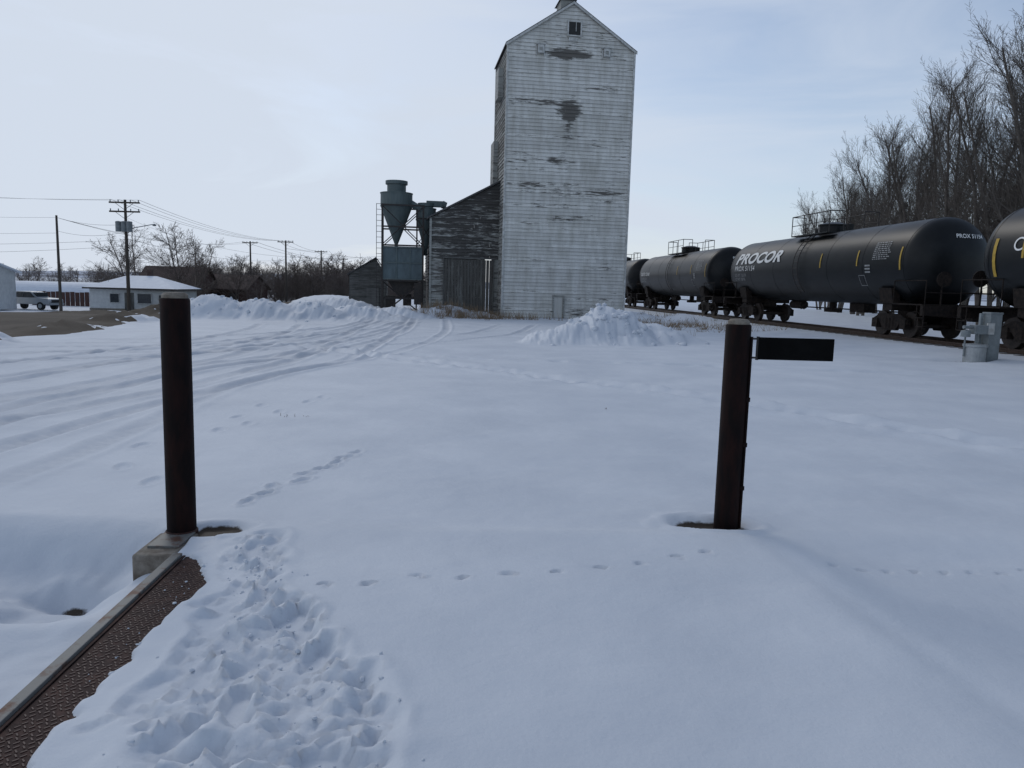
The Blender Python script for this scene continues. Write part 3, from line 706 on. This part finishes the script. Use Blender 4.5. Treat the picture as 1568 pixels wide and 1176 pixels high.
TR=1.55; CZ=2.68; TL=17.6
def tank_car(yc,logo=None,num='',kind=0):
    e=empty('railway_tank_car',(trackx(yc),yc,.30),math.atan2(-.996,.0896))
    prof=[]; hd=.85; S_=TL/2-hd
    for i in range(13):
        a=math.pi/2*i/12; prof.append((-S_-hd*math.cos(a),TR*math.sin(a)+.0001))
    for k in range(1,8): prof.append((-S_+2*S_*k/8,TR))
    for i in range(13):
        a=math.pi/2*(1-i/12); prof.append((S_+hd*math.cos(a),TR*math.sin(a)+.0001))
    b=MB(); b.lathe(prof,'x',(0,0,CZ),80); b.obj('tank',M['tank'],e,True)
    b=MB()
    for x in(-S_,-S_+2.6,-2.6,2.6,S_-2.6,S_): b.lathe([(x-.02,TR-.01),(x-.02,TR+.006),(x+.02,TR+.006),(x+.02,TR-.01)],'x',(0,0,CZ),80)
    b.obj('weld_seams',M['tank'],e)
    b=MB(); T=CZ+TR
    b.lathe([(T-.25,.62),(T+.28,.62),(T+.30,.66),(T+.36,.66),(T+.46,.3),(T+.47,0)],'z',(0,0,0),28)
    b.lathe([(T-.1,.16),(T+.3,.16),(T+.32,0)],'z',(1.25,.1,0),14); b.lathe([(T-.1,.13),(T+.25,.13),(T+.26,0)],'z',(-1.2,-.1,0),14)
    for s in(-1,1): b.box((0,s*.93,T-.10),(3.4,.42,.05))
    b.obj('manway_and_platform',M['tank'],e)
    b=MB(); hx=1.75
    for s in(-1,1):
        yy=s*1.1
        for x in(-hx,-.6,.6,hx): b.tube((x,yy,T-.12),(x,yy,T+.80),.022,n=8)
        b.tube((-hx,yy,T+.80),(hx,yy,T+.80),.022,n=8); b.tube((-hx,yy,T+.38),(hx,yy,T+.38),.016,n=8)
    for x in(-hx,hx):
        b.tube((x,-1.1,T+.80),(x,-.45,T+.80),.022,n=8); b.tube((x,1.1,T+.80),(x,.45,T+.80),.022,n=8)
        for s in(-.45,.45): b.tube((x,s,T+.0),(x,s,T+.80),.022,n=8)
    for x in(-.22,.22):
        b.path([(x,-(TR+.12)*math.cos(a),CZ+(TR+.12)*math.sin(a)) for a in np.linspace(1.0,-.75,12)],.018)
    for a in np.linspace(.95,-.7,11): b.tube((-.22,-(TR+.12)*math.cos(a),CZ+(TR+.12)*math.sin(a)),(.22,-(TR+.12)*math.cos(a),CZ+(TR+.12)*math.sin(a)),.014,n=6)
    b.obj('handrails_and_ladder',M['steel'],e)
    b=MB(); EX=TL/2
    for s in(-1,1):
        b.box((s*(EX-1.2),0,.98),(3.6,.42,.42)); b.box((s*(EX+.30),0,1.0),(.16,2.9,.34))
        b.box((s*(EX-2.1),0,1.12),(.6,2.4,.36))
        b.prism([(s*(EX-2.5),-1.25,1.2),(s*(EX-1.7),-1.25,1.2),(s*(EX-1.7),-1.35,1.75),(s*(EX-2.5),-1.35,1.75)],(0,.3,0))
        b.prism([(s*(EX-2.5),.95,1.2),(s*(EX-1.7),.95,1.2),(s*(EX-1.7),1.05,1.75),(s*(EX-2.5),1.05,1.75)],(0,.3,0))
        b.box((s*(EX-.55),0,1.19),(1.7,2.9,.04))
        b.box((s*(EX+.60),0,.85),(.5,.22,.24)); b.box((s*(EX+.88),.05,.85),(.28,.34,.34))
        for q in(-1,1):
            b.box((s*(EX+.2),q*1.42,.75),(.4,.04,.03)); b.box((s*(EX+.0),q*1.42,.95),(.03,.03,.45)); b.box((s*(EX+.4),q*1.42,.95),(.03,.03,.45)); b.box((s*(EX+.2),q*1.42,.45),(.4,.04,.03));b.box((s*(EX+.0),q*1.42,.6),(.03,.03,.3)); b.box((s*(EX+.4),q*1.42,.6),(.03,.03,.3))
            b.tube((s*(EX+.36),q*1.40,1.15),(s*(EX+.36),q*1.40,2.0),.018,n=6); b.tube((s*(EX-1.4),q*1.42,2.0),(s*(EX+.36),q*1.40,2.0),.018,n=6); b.tube((s*(EX-1.4),q*1.42,1.2),(s*(EX-1.4),q*1.42,2.0),.018,n=6)
        b.tube((s*(EX+.36),-1.40,1.6),(s*(EX+.36),1.40,1.6),.018,n=6)
        b.tube((s*(EX+.30),-.8,1.1),(s*(EX+.30),-.8,2.1),.03,n=6); b.tube((s*(EX+.36),-.8,2.05),(s*(EX+.40),-.8,2.05),.26,n=20)
    b.tube((0,.3,1.28),(0,.3,.75),.16,n=14); b.box((0,.3,.75),(.7,.5,.14)); b.box((2.6,.2,.95),(1.1,.5,.4)); b.tube((-3.4,0,.95),(-2.2,0,.95),.2,n=14)
    b.tube((-6,.2,.85),(6,.2,.85),.03,n=6)
    b.obj('underframe',M['under'],e)
    b=MB(); wb=MB()
    for s in(-1,1):
        bx=s*(EX-2.1)
        for ax in(-.88,.88):
            x=bx+ax
            wb.tube((x,-1.05,.42),(x,1.05,.42),.08,n=10)
            for q in(-1,1):
                wb.tube((x,q*.69,.46),(x,q*.82,.46),.46,n=28); wb.tube((x,q*.66,.46),(x,q*.69,.46),.49,n=28)
                b.box((x,q*1.02,.46),(.34,.22,.34))
        for q in(-1,1):
            y=q*1.0
            b.prism([(bx-1.1,y-.07,.62),(bx-.6,y-.07,.82),(bx+.6,y-.07,.82),(bx+1.1,y-.07,.62),(bx+1.1,y-.07,.46),(bx+.62,y-.07,.50),(bx+.38,y-.07,.22),(bx-.38,y-.07,.22),(bx-.62,y-.07,.50),(bx-1.1,y-.07,.46)],(0,.14,0))
            for k in(-.2,0,.2): b.tube((bx+k,y+.04*q,.3),(bx+k,y+.04*q,.66),.07,n=10)
        b.box((bx,0,.66),(.4,2.0,.24))
    b.obj('bogie_frames',M['under'],e); wb.obj('wheels',M['wheel'],e)
    b=MB()
    ys_=[2.1,5.0,7.9] if kind==0 else [-6.6,-2.0,2.0,6.4]
    for x in ys_: 
        xx=min(x,EX-hd-.15); patch(b,xx,.085,CZ-.10 if x<7 else CZ-.30,CZ+.50,TR+.006,CZ)
    if kind==1: patch(b,-7.7,.12,CZ-.6,CZ+.5,TR+.006,CZ)
    b.obj('reflective_stripes',M['yellow'],e)
    b=MB(); rq=random.Random(9)
    for i in range(9): 
        z=CZ+.72-i*.075; x=6.05
        while x<7.0:
            w_=rq.uniform(.06,.2); patch(b,x+w_/2,w_,z-.017,z+.017,TR+.006,CZ,n=1); x+=w_+.05
    for i in range(3): patch(b,5.75,.35,CZ-.1-i*.12-.03,CZ-.1-i*.12+.03,TR+.006,CZ,n=1)
    x,z=5.3,CZ-.65
    patch(b,x-.2,.02,z-.2,z+.2,TR+.006,CZ,n=2);patch(b,x+.2,.02,z-.2,z+.2,TR+.006,CZ,n=2);patch(b,x,.4,z+.18,z+.2,TR+.006,CZ,n=1);patch(b,x,.4,z-.2,z-.18,TR+.006,CZ,n=1)
    b.obj('stencil_blocks',M['stencil'],e)
    if logo: text_wrap(logo,.80,-7.4,CZ+.58,TR+.006,CZ,M['white'],e,'lettering',.25,.03,1.62)
    if num:
        if kind==0: text_wrap(num,.36,-7.4,CZ+.06,TR+.006,CZ,M['white'],e,'car_number',xs=1.3); text_wrap('LD LMT 120100\nLT WT 38700',.22,-7.4,CZ-.28,TR+.006,CZ,M['stencil'],e,'weights')
        else: text_wrap(num,.55,-7.0,CZ+.30,TR+.006,CZ,M['white'],e,'car_number')
        me=text_mesh('PROX 51154' if kind==0 else 'CBTX 7121',.19,align='CENTER',bold=.004)
        for v in me.vertices:
            Yv=v.co.x+.36; Zv=CZ+.80+v.co.y
            rr=math.hypot(Yv,Zv-CZ)/TR; v.co=Vector((S_+hd*math.sqrt(max(0,1-rr*rr))+.03,Yv,Zv))
        me.materials.clear(); me.materials.append(M['white']); o=bpy.data.objects.new('head_number',me); COL.objects.link(o); o.parent=e
    return e
tank_car(34.6,'PROCOR','PROX 51154',0)
tank_car(54.6,None,'GATX 2160',0)
tank_car(14.6,None,'CBTX 7121',1)
tank_car(74.6,None,'',1)
tank_car(94.6,None,'',1)
print('train',time.time()-T0)

# ------------------------------------------------------------ utility pedestal
z0=th(12.6,20.3)
e=empty('utility_pedestal',(12.55,20.2,z0),.1)
b=MB(); b.box((.28,0,.66),(.34,.30,1.36)); b.box((.28,0,1.36),(.37,.33,.05)); b.box((.03,.1,.7),(.08,.08,1.3)); b.obj('cabinet',M['tgrey'],e,bevel=.012)
b=MB(); b.lathe([(0,.27),(.5,.27),(.52,.3),(.58,.3),(.6,.1),(.61,0)],'z',(-.22,-.12,-.05),24); b.obj('valve_cover',M['galv'],e)
b=MB(); b.box((-.16,-.1,.92),(.36,.26,.24)); b.tube((-.6,-.1,.98),(-.3,-.1,.98),.045,n=10); b.tube((-.2,-.1,.5),(-.2,-.1,.85),.04,n=10); b.lathe([(0,.12),(.16,.12),(.2,0)],'z',(-.52,-.1,.72),14)
b.tube((-.52,-.1,.72),(-.52,-.1,.2),.025,n=8); b.obj('meter_and_pipes',M['tgrey'],e,bevel=.008)
b=MB(); b.box((.12,-.17,.95),(.2,.05,.3)); b.obj('label_plate',M['trim'],e)

b=MB()
for i in range(14):
    x=24+i*2.4; y=44-i*1.2; z=ghb(x,y); b.tube((x,y,z-.1),(x,y,z+1.0),.05,n=8)
    if i<13: b.tube((x,y,z+.9),(x+2.4,y-1.2,ghb(x+2.4,y-1.2)+.9),.04,n=8); b.tube((x,y,z+.5),(x+2.4,y-1.2,ghb(x+2.4,y-1.2)+.5),.03,n=8)
b.obj('pipe_rail_fence',M['galv'])

# ------------------------------------------------------------ trees
def gen(seed,H,style):
    rs=random.Random(seed); segs=[]
    g=rs.gauss
    def br(p,d,L,r,lvl,n):
        st=L/n
        for i in range(n):
            k=.05 if lvl==0 else .10
            d=(d+Vector((g(0,k),g(0,k),g(0,k)+style['up'][lvl]))).normalized()
            q=p+d*st; r1=r*(1-(i+1)/n*.72) if i<n-1 else r*.25
            r0=r*(1-i/n*.72)
            segs.append((p.copy(),q.copy(),r0,r1,lvl)); t=(i+1)/n
            if lvl<style['lv']:
                k=style['ch'][lvl]
                c=int(k)+(1 if rs.random()<k-int(k) else 0)
                if lvl==0 and t<style['start']: c=0
                for _ in range(c):
                    ax=d.orthogonal().normalized(); ax.rotate(Matrix.Rotation(rs.random()*6.28,3,d))
                    an=rs.uniform(*style['an'][lvl]); nd=d.copy(); nd.rotate(Matrix.Rotation(an,3,ax))
                    cl=L*rs.uniform(*style['len'][lvl])*((1.15-t*.75) if lvl==0 else (1.1-.5*t))
                    br(p.lerp(q,rs.random()),nd,cl,max(r0*style['rr'],style['mr']),lvl+1,style['ns'][lvl+1])
            p=q
    nb=style.get('stems',1)
    for s in range(nb):
        d=Vector((g(0,.10 if nb>1 else .03),g(0,.10 if nb>1 else .03),1)).normalized()
        br(Vector((g(0,.2) if nb>1 else 0,g(0,.2) if nb>1 else 0,-.3)),d,H*rs.uniform(.85,1),H*style['tr'],0,style['ns'][0])
    return segs
def seg_arrays(segs,minr=0):
    VV=[];FF=[];b=0
    for sel,n in((lambda l:l==0,6),(lambda l:l>0,3)):
        g=[s for s in segs if sel(s[4])]
        if not g: continue
        p=np.array([s[0] for s in g]); q=np.array([s[1] for s in g]); r0=np.maximum([s[2] for s in g],minr); r1=np.maximum([s[3] for s in g],minr*.6)
        d=q-p; d/=np.linalg.norm(d,axis=1)[:,None]+1e-9
        ref=np.where(np.abs(d[:,2:3])<.8,np.array([[0,0,1.]]),np.array([[1.,0,0]])); u=np.cross(d,ref); u/=np.linalg.norm(u,axis=1)[:,None]; w=np.cross(d,u)
        a=np.arange(n)*2*np.pi/n
        ring=u[:,None,:]*np.cos(a)[None,:,None]+w[:,None,:]*np.sin(a)[None,:,None]
        v=np.concatenate([p[:,None,:]+ring*r0[:,None,None],q[:,None,:]+ring*r1[:,None,None]],1).reshape(-1,3)
        m=len(g); base=b+np.arange(m)[:,None]*2*n; i=np.arange(n)[None,:]; j=(i+1)%n
        f=np.stack([base+i,base+j,base+n+j,base+n+i],-1).reshape(-1,4)
        VV.append(v);FF.append(f); b+=len(v)
    return np.concatenate(VV),np.concatenate(FF)
def np_mesh(name,V,F,m):
    me=bpy.data.meshes.new(name); F=F.astype(np.int32)
    me.vertices.add(len(V)); me.vertices.foreach_set('co',V.astype(np.float32).ravel())
    me.loops.add(F.size); me.loops.foreach_set('vertex_index',F.ravel())
    me.polygons.add(len(F)); me.polygons.foreach_set('loop_start',np.arange(0,F.size,4,dtype=np.int32)); me.polygons.foreach_set('loop_total',np.full(len(F),4,dtype=np.int32))
    me.polygons.foreach_set('use_smooth',np.ones(len(F),dtype=bool))
    me.update(calc_edges=True); me.materials.append(m); return me
def tree_mesh(name,segs,m,minr): 
    V,F=seg_arrays(segs,minr); return np_mesh(name,V,F,m)
POP=dict(up=(.03,.11,.10,.06),lv=3,ch=(2.2,1.7,1.3),an=((.42,.85),(.35,.75),(.4,.9)),len=((.27,.45),(.36,.60),(.38,.62)),rr=.42,mr=.006,ns=(16,6,4,2),start=.15,stems=2,tr=.0095)
BRD=dict(up=(.03,.05,.04,.02),lv=3,ch=(2.0,1.6,1.1),an=((.6,1.1),(.5,.9),(.5,1.0)),len=((.34,.58),(.4,.68),(.4,.68)),rr=.5,mr=.014,ns=(9,6,4,2),start=.2,stems=2,tr=.012)
SHR=dict(up=(.03,.05,.02),lv=2,ch=(3.0,2.4),an=((.4,1.0),(.4,1.0)),len=((.3,.6),(.4,.7)),rr=.5,mr=.02,ns=(6,4,3),start=.1,stems=3,tr=.010)
pm=[tree_mesh('poplar_%d'%i,gen(110+i,14.5,POP),M['bark'],.0065) for i in range(4)]
print('poplar faces',[len(m.polygons) for m in pm],time.time()-T0)
rs=random.Random(77)
spots=[(28.8,41.5,1.20),(26.6,42.6,1.10),(29.7,45,1.16),(27.0,47,1.10),(30.0,50.5,1.15),(28.0,53.5,1.08),(31,57,1.12),(29.6,60.5,1.06),(32.4,64.5,1.06),(31.6,69,1.05),(34.2,75,1.02),(35.4,82,1.0),(38,90,.97),(41,99,.95),(44,108,.92),(34,47,1.16),(36.0,56,1.1),(26.5,38.5,1.18),(38,68,1.05),(37,43,1.15),
  (32.8,44,1.16),(34.2,52,1.12),(33,73,1.04),(35.2,67,1.06),(36.5,88,.96),(29.5,39,1.18),(38.0,79,1.0),(38.6,96,.92),(34.0,79,1.0),(40.5,106,.9)]
for i,(x,y,s) in enumerate(spots):
    o=bpy.data.objects.new('bare_poplar_tree',pm[i%4]); COL.objects.link(o)
    o.location=(x,y,ghb(x,y)-.1); o.rotation_euler=(rs.gauss(0,.02),rs.gauss(0,.02),rs.random()*6.28); s*=rs.uniform(.94,1.03); o.scale=(s*1.04,s*1.04,s)
bmn=[tree_mesh('broad_%d'%i,gen(200+i,9,BRD),M['twig'],.012) for i in range(3)]
print('broad faces',[len(m.polygons) for m in bmn],time.time()-T0)
for i,(x,y,s) in enumerate([(-47.0,94,1.1),(-43.0,97,1.2),(-39.5,93,1.0),(-51,99,.85),(-36.5,100,.8),(-33,98,.65)]):
    o=bpy.data.objects.new('bare_elm_tree',bmn[i%3]); COL.objects.link(o); o.location=(x,y,ghb(x,y)-.1); o.rotation_euler=(0,0,rs.random()*6.28); o.scale=(s*1.1,s*1.1,s)
bs=[seg_arrays(gen(300+i,7,SHR),.017) for i in range(5)]
VV=[];FF=[];b0=0
for i in range(180):
    if i<120: y=rs.uniform(118,165); ux=-.42+.33*rs.random()**.9; h=rs.uniform(.6,1.12)*(1-.3*max(0,(ux+.22)/.15))
    else: y=rs.uniform(170,330); ux=rs.uniform(-.75,-.08); h=rs.uniform(.7,1.2)
    x=ux*y; v,f=bs[i%5]; a=rs.random()*6.28; ca,sa=math.cos(a),math.sin(a); z=ghb(x,y)-.3
    nv=np.stack([x+(v[:,0]*ca-v[:,1]*sa)*1.3*h,y+(v[:,0]*sa+v[:,1]*ca)*1.3*h,z+v[:,2]*h],-1)
    VV.append(nv);FF.append(f+b0);b0+=len(nv)
o=bpy.data.objects.new('distant_treeline',np_mesh('treeline',np.concatenate(VV),np.concatenate(FF),M['twig'])); COL.objects.link(o)
print('treeline',b0,time.time()-T0)

# ------------------------------------------------------------ left: house etc
hz=-1.85
e=empty('white_bungalow',(-45.0,80,hz),.05)
HW,HD,HH=8.6,7,2.45
b=MB(); b.box((HW/2,HD/2,HH/2),(HW,HD,HH)); b.obj('walls',M['hwall'],e)
b=MB(); b.box((HW/2,HD/2,.12),(HW+.1,HD+.1,.3)); b.obj('foundation',M['concrete'],e)
b=MB()
rp=[(-.5,-.5,HH),(HW+.5,-.5,HH),(HW+.5,HD+.5,HH),(-.5,HD+.5,HH)]; r1=(2.4,HD/2,HH+1.35); r2=(HW-3.0,HD/2,HH+1.35)
b.poly([rp[0],rp[1],r2,r1]); b.poly([rp[1],rp[2],r2]); b.poly([rp[2],rp[3],r1,r2]); b.poly([rp[3],rp[0],r1]); b.poly(rp[::-1]); b.obj('snow_covered_roof',M['roofsnow'],e)
b=MB(); b.box((HW/2,-.5,HH-.06),(HW+1,.08,.16)).box((HW+.5,HD/2,HH-.06),(.08,HD+.9,.16)); b.obj('eaves',M['steel'],e)
WN=((5.7,1.4,1.0),(2.6,.9,.9),(7.6,.8,.8))
b=MB()
for x,w,h in WN: b.box((x,-.02,1.38),(w,.06,h))
b.obj('windows',M['glass'],e)
b=MB(); b.box((4.1,-.03,1.0),(.95,.07,1.95)); b.obj('door',M['old_doors'],e)
b=MB()
for x,w,h in WN:
    for s in(-1,1): b.box((x+s*(w/2+.04),-.06,1.38),(.08,.06,h+.1)); b.box((x,-.06,1.38+s*(h/2+.04)),(w,.06,.08))
b.obj('window_frames',M['trim'],e)
b=MB(); b.box((4.6,4.2,HH+1.5),(.5,.5,1.0)); b.obj('chimney',M['brownroof'],e)
def simple_house(name,loc,w,d,h,pk,wm,rm,rz=0):
    e=empty(name,loc,rz)
    b=MB(); b.prism([(0,0,0),(0,d,0),(0,d,h),(0,d/2,pk-.05),(0,0,h)],(w,0,0)); b.obj('walls',M[wm],e)
    b=MB(); b.prism([(-.4,-.5,h-.15),(-.4,d/2,pk),(-.4,d/2,pk+.15),(-.4,-.5,h)],(w+.8,0,0)); b.prism([(-.4,d+.5,h-.15),(-.4,d/2,pk),(-.4,d/2,pk+.15),(-.4,d+.5,h)],(w+.8,0,0)); b.obj('roof',M[rm],e)
    b=MB(); b.box((w*.3,-.02,h*.55),(1.2,.06,1)).box((w*.7,-.02,h*.55),(1.4,.06,1)); b.obj('windows',M['glass'],e)
    return e
simple_house('brown_roof_house',(-51,102,-1.9),8,8,2.6,5.2,'redfence','brownroof',.05)
simple_house('red_roof_house',(-44.5,108,-1.9),6.5,7,2.4,4.3,'redfence','brownroof',-.1)
simple_house('grey_house',(-28.5,160,-1.8),8,8,2.4,4.4,'darkwood','roof_dark',.2)
simple_house('white_garage',(-54.8,64.0,-1.6),7.4,9,3.6,4.4,'hwall','roofsnow',EA)
e=empty('quonset_hut',(-71,106,-2.0),.0)
b=MB(); b.prism([(4.0*math.cos(a),0,2.9*math.sin(a)) for a in np.linspace(0,math.pi,20)],(0,12,0))
o=b.obj('arched_shell',M['roofsnow'],e); o.rotation_euler=(0,0,R(-75))
b=MB()
for i in range(20):
    x=-56+i*.55; b.box((x,88+.02*i,ghb(x,88)+.75),(.5,.05,1.7+.06*(i%3)))
b.obj('board_fence',M['redfence'])

e=empty('pickup_truck',(-48.6,76,ghb(-48.6,76)+.02),R(168))
b=MB()
side=[(-2.85,.55),(-2.9,1.0),(-2.75,1.15),(-1.35,1.22)]
b.prism([(x,-.92,z) for x,z in side]+[(1.28,-.92,1.22),(2.75,-.92,1.22),(2.85,-.92,.55)],(0,1.84,0)); b.obj('body',M['car'],e,bevel=.06)
b=MB(); b.prism([(-1.35,-.80,1.22),(-.7,-.72,1.80),(1.0,-.72,1.82),(1.25,-.80,1.22)],(0,1.55,0)); b.obj('cab',M['car'],e,bevel=.05)
b=MB(); b.prism([(-1.1,-.83,1.27),(-.62,-.77,1.72),(.05,-.77,1.73),(.05,-.83,1.27)],(0,1.66,0)); b.prism([(.15,-.83,1.27),(.15,-.77,1.73),(.9,-.77,1.72),(1.1,-.83,1.27)],(0,1.66,0)); b.box((-1.02,0,1.5),(.5,1.35,.42)); b.obj('windows',M['glass'],e)
b=MB()
for x in(-1.85,1.75):
    for s in(-1,1): b.tube((x,s*.68,.40),(x,s*.95,.40),.40,n=24)
b.obj('tyres',M['tyre'],e)
b=MB()
for x in(-1.85,1.75):
    for s in(-1,1): b.tube((x,s*.93,.40),(x,s*.965,.40),.22,n=16)
b.box((-2.92,0,.62),(.12,1.8,.2)).box((2.9,0,.62),(.12,1.8,.18)); b.obj('rims_and_bumpers',M['galv'],e)
b=MB(); b.box((2.83,.8,1.0),(.08,.14,.3)).box((2.83,-.8,1.0),(.08,.14,.3)); b.obj('tail_lamps',M['lamp'],e)
b=MB(); b.box((-2.9,0,.9),(.06,1.2,.28)).box((2.0,0,1.225),(1.4,1.5,.02)); b.obj('grille_and_bed',M['hole'],e)

# ------------------------------------------------------------ utility poles + wires
def pole(x,y,zt,arms=1,r=.15,trans=False,lamp=False,aw=2.4,rz=0):
    e=empty('utility_pole',(x,y,0),rz); zb=ghb(x,y)-.3
    b=MB(); b.tube((0,0,zb),(0,0,zt),r,r*.62,n=12); b.obj('pole_shaft',M['pole'],e,False)
    if arms:
        b=MB()
        for k in range(arms):
            z=zt-.25-k*.75; b.box((0,-.13,z),(aw,.1,.13))
            for s in(-1,1): b.tube((s*aw*.32,-.14,z),(0,-.14,z-.6),.02,n=5)
        b.obj('crossarms',M['pole'],e)
        b=MB()
        for k in range(arms):
            z=zt-.25-k*.75
            for s in(-.46,-.2,.2,.46): b.tube((s*aw,-.13,z+.06),(s*aw,-.13,z+.24),.045,n=8)
        b.obj('insulators',M['tgrey'],e)
    if trans:
        b=MB()
        for a in(-.42,.05,.5): b.lathe([(0,0),(.0,.24),(.75,.24),(.8,.26),(.86,.2),(.9,0)],'z',(a,-.42,zt-2.7),16)
        b.box((0,-.2,zt-2.2),(1.1,.08,.1)); b.obj('transformers',M['tgrey'],e)
    if lamp:
        b=MB(); b.path([(0,0,zt-2.9),(.8,-.3,zt-2.35),(2.6,-.7,zt-2.05)],.035); b.obj('lamp_arm',M['galv'],e)
        b=MB(); b.lathe([(0,0),(.02,.14),(.12,.16),(.2,.05),(.21,0)],'z',(2.8,-.8,zt-2.2),12); b.obj('lamp_head',M['tgrey'],e)
    return (x,y,zt)
P1=pole(-33.2,65,8.25,2,.17,True,True,2.6)
P0=pole(-42.1,70,7.2,0,.15)
P2=pole(-41.8,120,7.9,1,.18); P3=pole(-34.7,115,7.9,1,.18); P4=pole(-37,145,7.8,1,.19); P5=pole(-43,190,7.9,1,.22); P6=pole(-69,95,4.6,0,.12)
b=MB()
def wire(p,q,sag,r=.014,n=14):
    p=Vector(p);q=Vector(q); pts=[]
    for i in range(n+1):
        t=i/n; c=p.lerp(q,t); c.z-=4*sag*t*(1-t); pts.append(c)
    b.path(pts,r,4)
for s in(-1.2,-.5,.5,1.2):
    wire((P1[0]+s,65,8.25),(P3[0]+s,115,7.85),.9,.014)
    if s in(-1.2,1.2): wire((P1[0]+s,65,8.25),(-75+s,62,10.5),1.0,.011)
    if s in(-1.2,.5): wire((P3[0]+s,115,7.85),(P4[0]+s,145,7.7),.5,.02)
for s in(-1,1): wire((P2[0]+s,120,7.8),(P5[0]+s,190,7.8),1,.025); wire((P2[0]+s,120,7.8),(P0[0],70,7.0),1.2,.016)
wire((P0[0],70,7.0),(P1[0],65,6.2),.3); wire((P0[0],70,5.8),(P1[0],65,5.6),.4)
wire((-78,64,5.6),(P0[0],70,5.6),.5,.011); wire((-78,60,5.0),(P1[0],65,4.9),1.0,.013); wire((-78,66,3.9),(P1[0],65,4.4),.9,.013); wire((-78,66,7.6),(P0[0],70,7.0),.5,.011)
wire((P1[0],65,5.0),(P3[0],115,5.0),.8,.016); wire((P3[0],115,6.7),(6,150,5.5),.8,.02); wire((P1[0],65,5.4),(-43,80,1.2),.3)
wire((P1[0],65,6.8),(-6.9,47.5,3.6),1.4,.009)
b.obj('overhead_wires',M['wire'],None,recalc=False)

xh=np.linspace(-2600,2600,160); nh=len(xh)
prof=6+14*(fbm(xh,xh*0,420,901,4)+.5)
rows=[(1500,-4,0),(1750,0,.6),(2000,0,1),(2600,-5,.2)]
V=[];F=[]
for yy,zo,k in rows:
    for i in range(nh): V.append((xh[i],yy,zo+prof[i]*k))
for r in range(3):
    for i in range(nh-1): F.append((r*nh+i,r*nh+i+1,(r+1)*nh+i+1,(r+1)*nh+i))
me=bpy.data.meshes.new('hills'); me.from_pydata(V,[],F); me.polygons.foreach_set('use_smooth',[True]*len(F)); me.materials.append(M['hill']); o=bpy.data.objects.new('distant_hills',me); COL.objects.link(o)

# ------------------------------------------------------------ world, sun, camera
SE,SAZ=36,-24
w=bpy.data.worlds.new('World'); S.world=w; w.use_nodes=True; t=w.node_tree
bg=t.nodes['Background']; bg.inputs['Strength'].default_value=.1
sky=N(t,'ShaderNodeTexSky',sky_type='NISHITA'); sky.sun_disc=False; sky.sun_elevation=R(SE); sky.sun_rotation=R(SAZ)
sky.altitude=500; sky.air_density=1.0; sky.dust_density=1.0; sky.ozone_density=2.0
tc=N(t,'ShaderNodeTexCoord')
mp=N(t,'ShaderNodeMapping'); mp.inputs['Scale'].default_value=(1.0,1.0,4.6); mp.inputs['Rotation'].default_value=(0,.16,.3)
t.links.new(tc.outputs['Generated'],mp.inputs[0])
n=N(t,'ShaderNodeTexNoise'); n.inputs['Scale'].default_value=1.9; n.inputs['Detail'].default_value=9; n.inputs['Roughness'].default_value=.55; n.inputs['Distortion'].default_value=.6
t.links.new(mp.outputs[0],n.inputs['Vector'])
sep=N(t,'ShaderNodeSeparateXYZ'); t.links.new(tc.outputs['Generated'],sep.inputs[0])
ma=N(t,'ShaderNodeMath',operation='MULTIPLY_ADD'); ma.inputs[1].default_value=-.36; t.links.new(sep.outputs[0],ma.inputs[0]); t.links.new(n.outputs['Fac'],ma.inputs[2])
mz=N(t,'ShaderNodeMath',operation='MULTIPLY_ADD'); mz.inputs[1].default_value=-.35; t.links.new(sep.outputs[2],mz.inputs[0]); t.links.new(ma.outputs[0],mz.inputs[2])
my=N(t,'ShaderNodeMath',operation='MULTIPLY_ADD'); my.inputs[1].default_value=.08; t.links.new(sep.outputs[1],my.inputs[0]); t.links.new(mz.outputs[0],my.inputs[2])
mr=N(t,'ShaderNodeMapRange'); mr.inputs['From Min'].default_value=.22; mr.inputs['From Max'].default_value=.62; mr.inputs['To Min'].default_value=.20; mr.inputs['To Max'].default_value=.97
t.links.new(my.outputs[0],mr.inputs['Value'])
mx=N(t,'ShaderNodeMixRGB'); mx.inputs[2].default_value=(6.4,7.1,8.2,1)
t.links.new(mr.outputs[0],mx.inputs[0]); t.links.new(sky.outputs[0],mx.inputs[1])
t.links.new(mx.outputs[0],bg.inputs['Color'])

L=bpy.data.lights.new('sun','SUN'); L.energy=.5; L.angle=R(18); L.color=(1,.95,.88)
lo_=bpy.data.objects.new('sun',L); COL.objects.link(lo_)
az=R(SAZ); elv=R(SE); dirv=Vector((math.sin(az)*math.cos(elv),math.cos(az)*math.cos(elv),math.sin(elv)))
lo_.rotation_euler=dirv.to_track_quat('Z','Y').to_euler(); lo_.location=(0,0,40)

cam=bpy.data.cameras.new('camera'); cam.lens=26.4; cam.sensor_width=36; cam.clip_end=10000; cam.clip_start=.05
co=bpy.data.objects.new('camera',cam); COL.objects.link(co)
co.matrix_world=Matrix.Translation((0,0,1.7))@Matrix.Rotation(R(90-7.3),4,'X')@Matrix.Rotation(R(1.5),4,'Z')
S.camera=co
S.view_settings.view_transform='Standard'; S.view_settings.look='None'; S.view_settings.exposure=0
print('done',time.time()-T0)
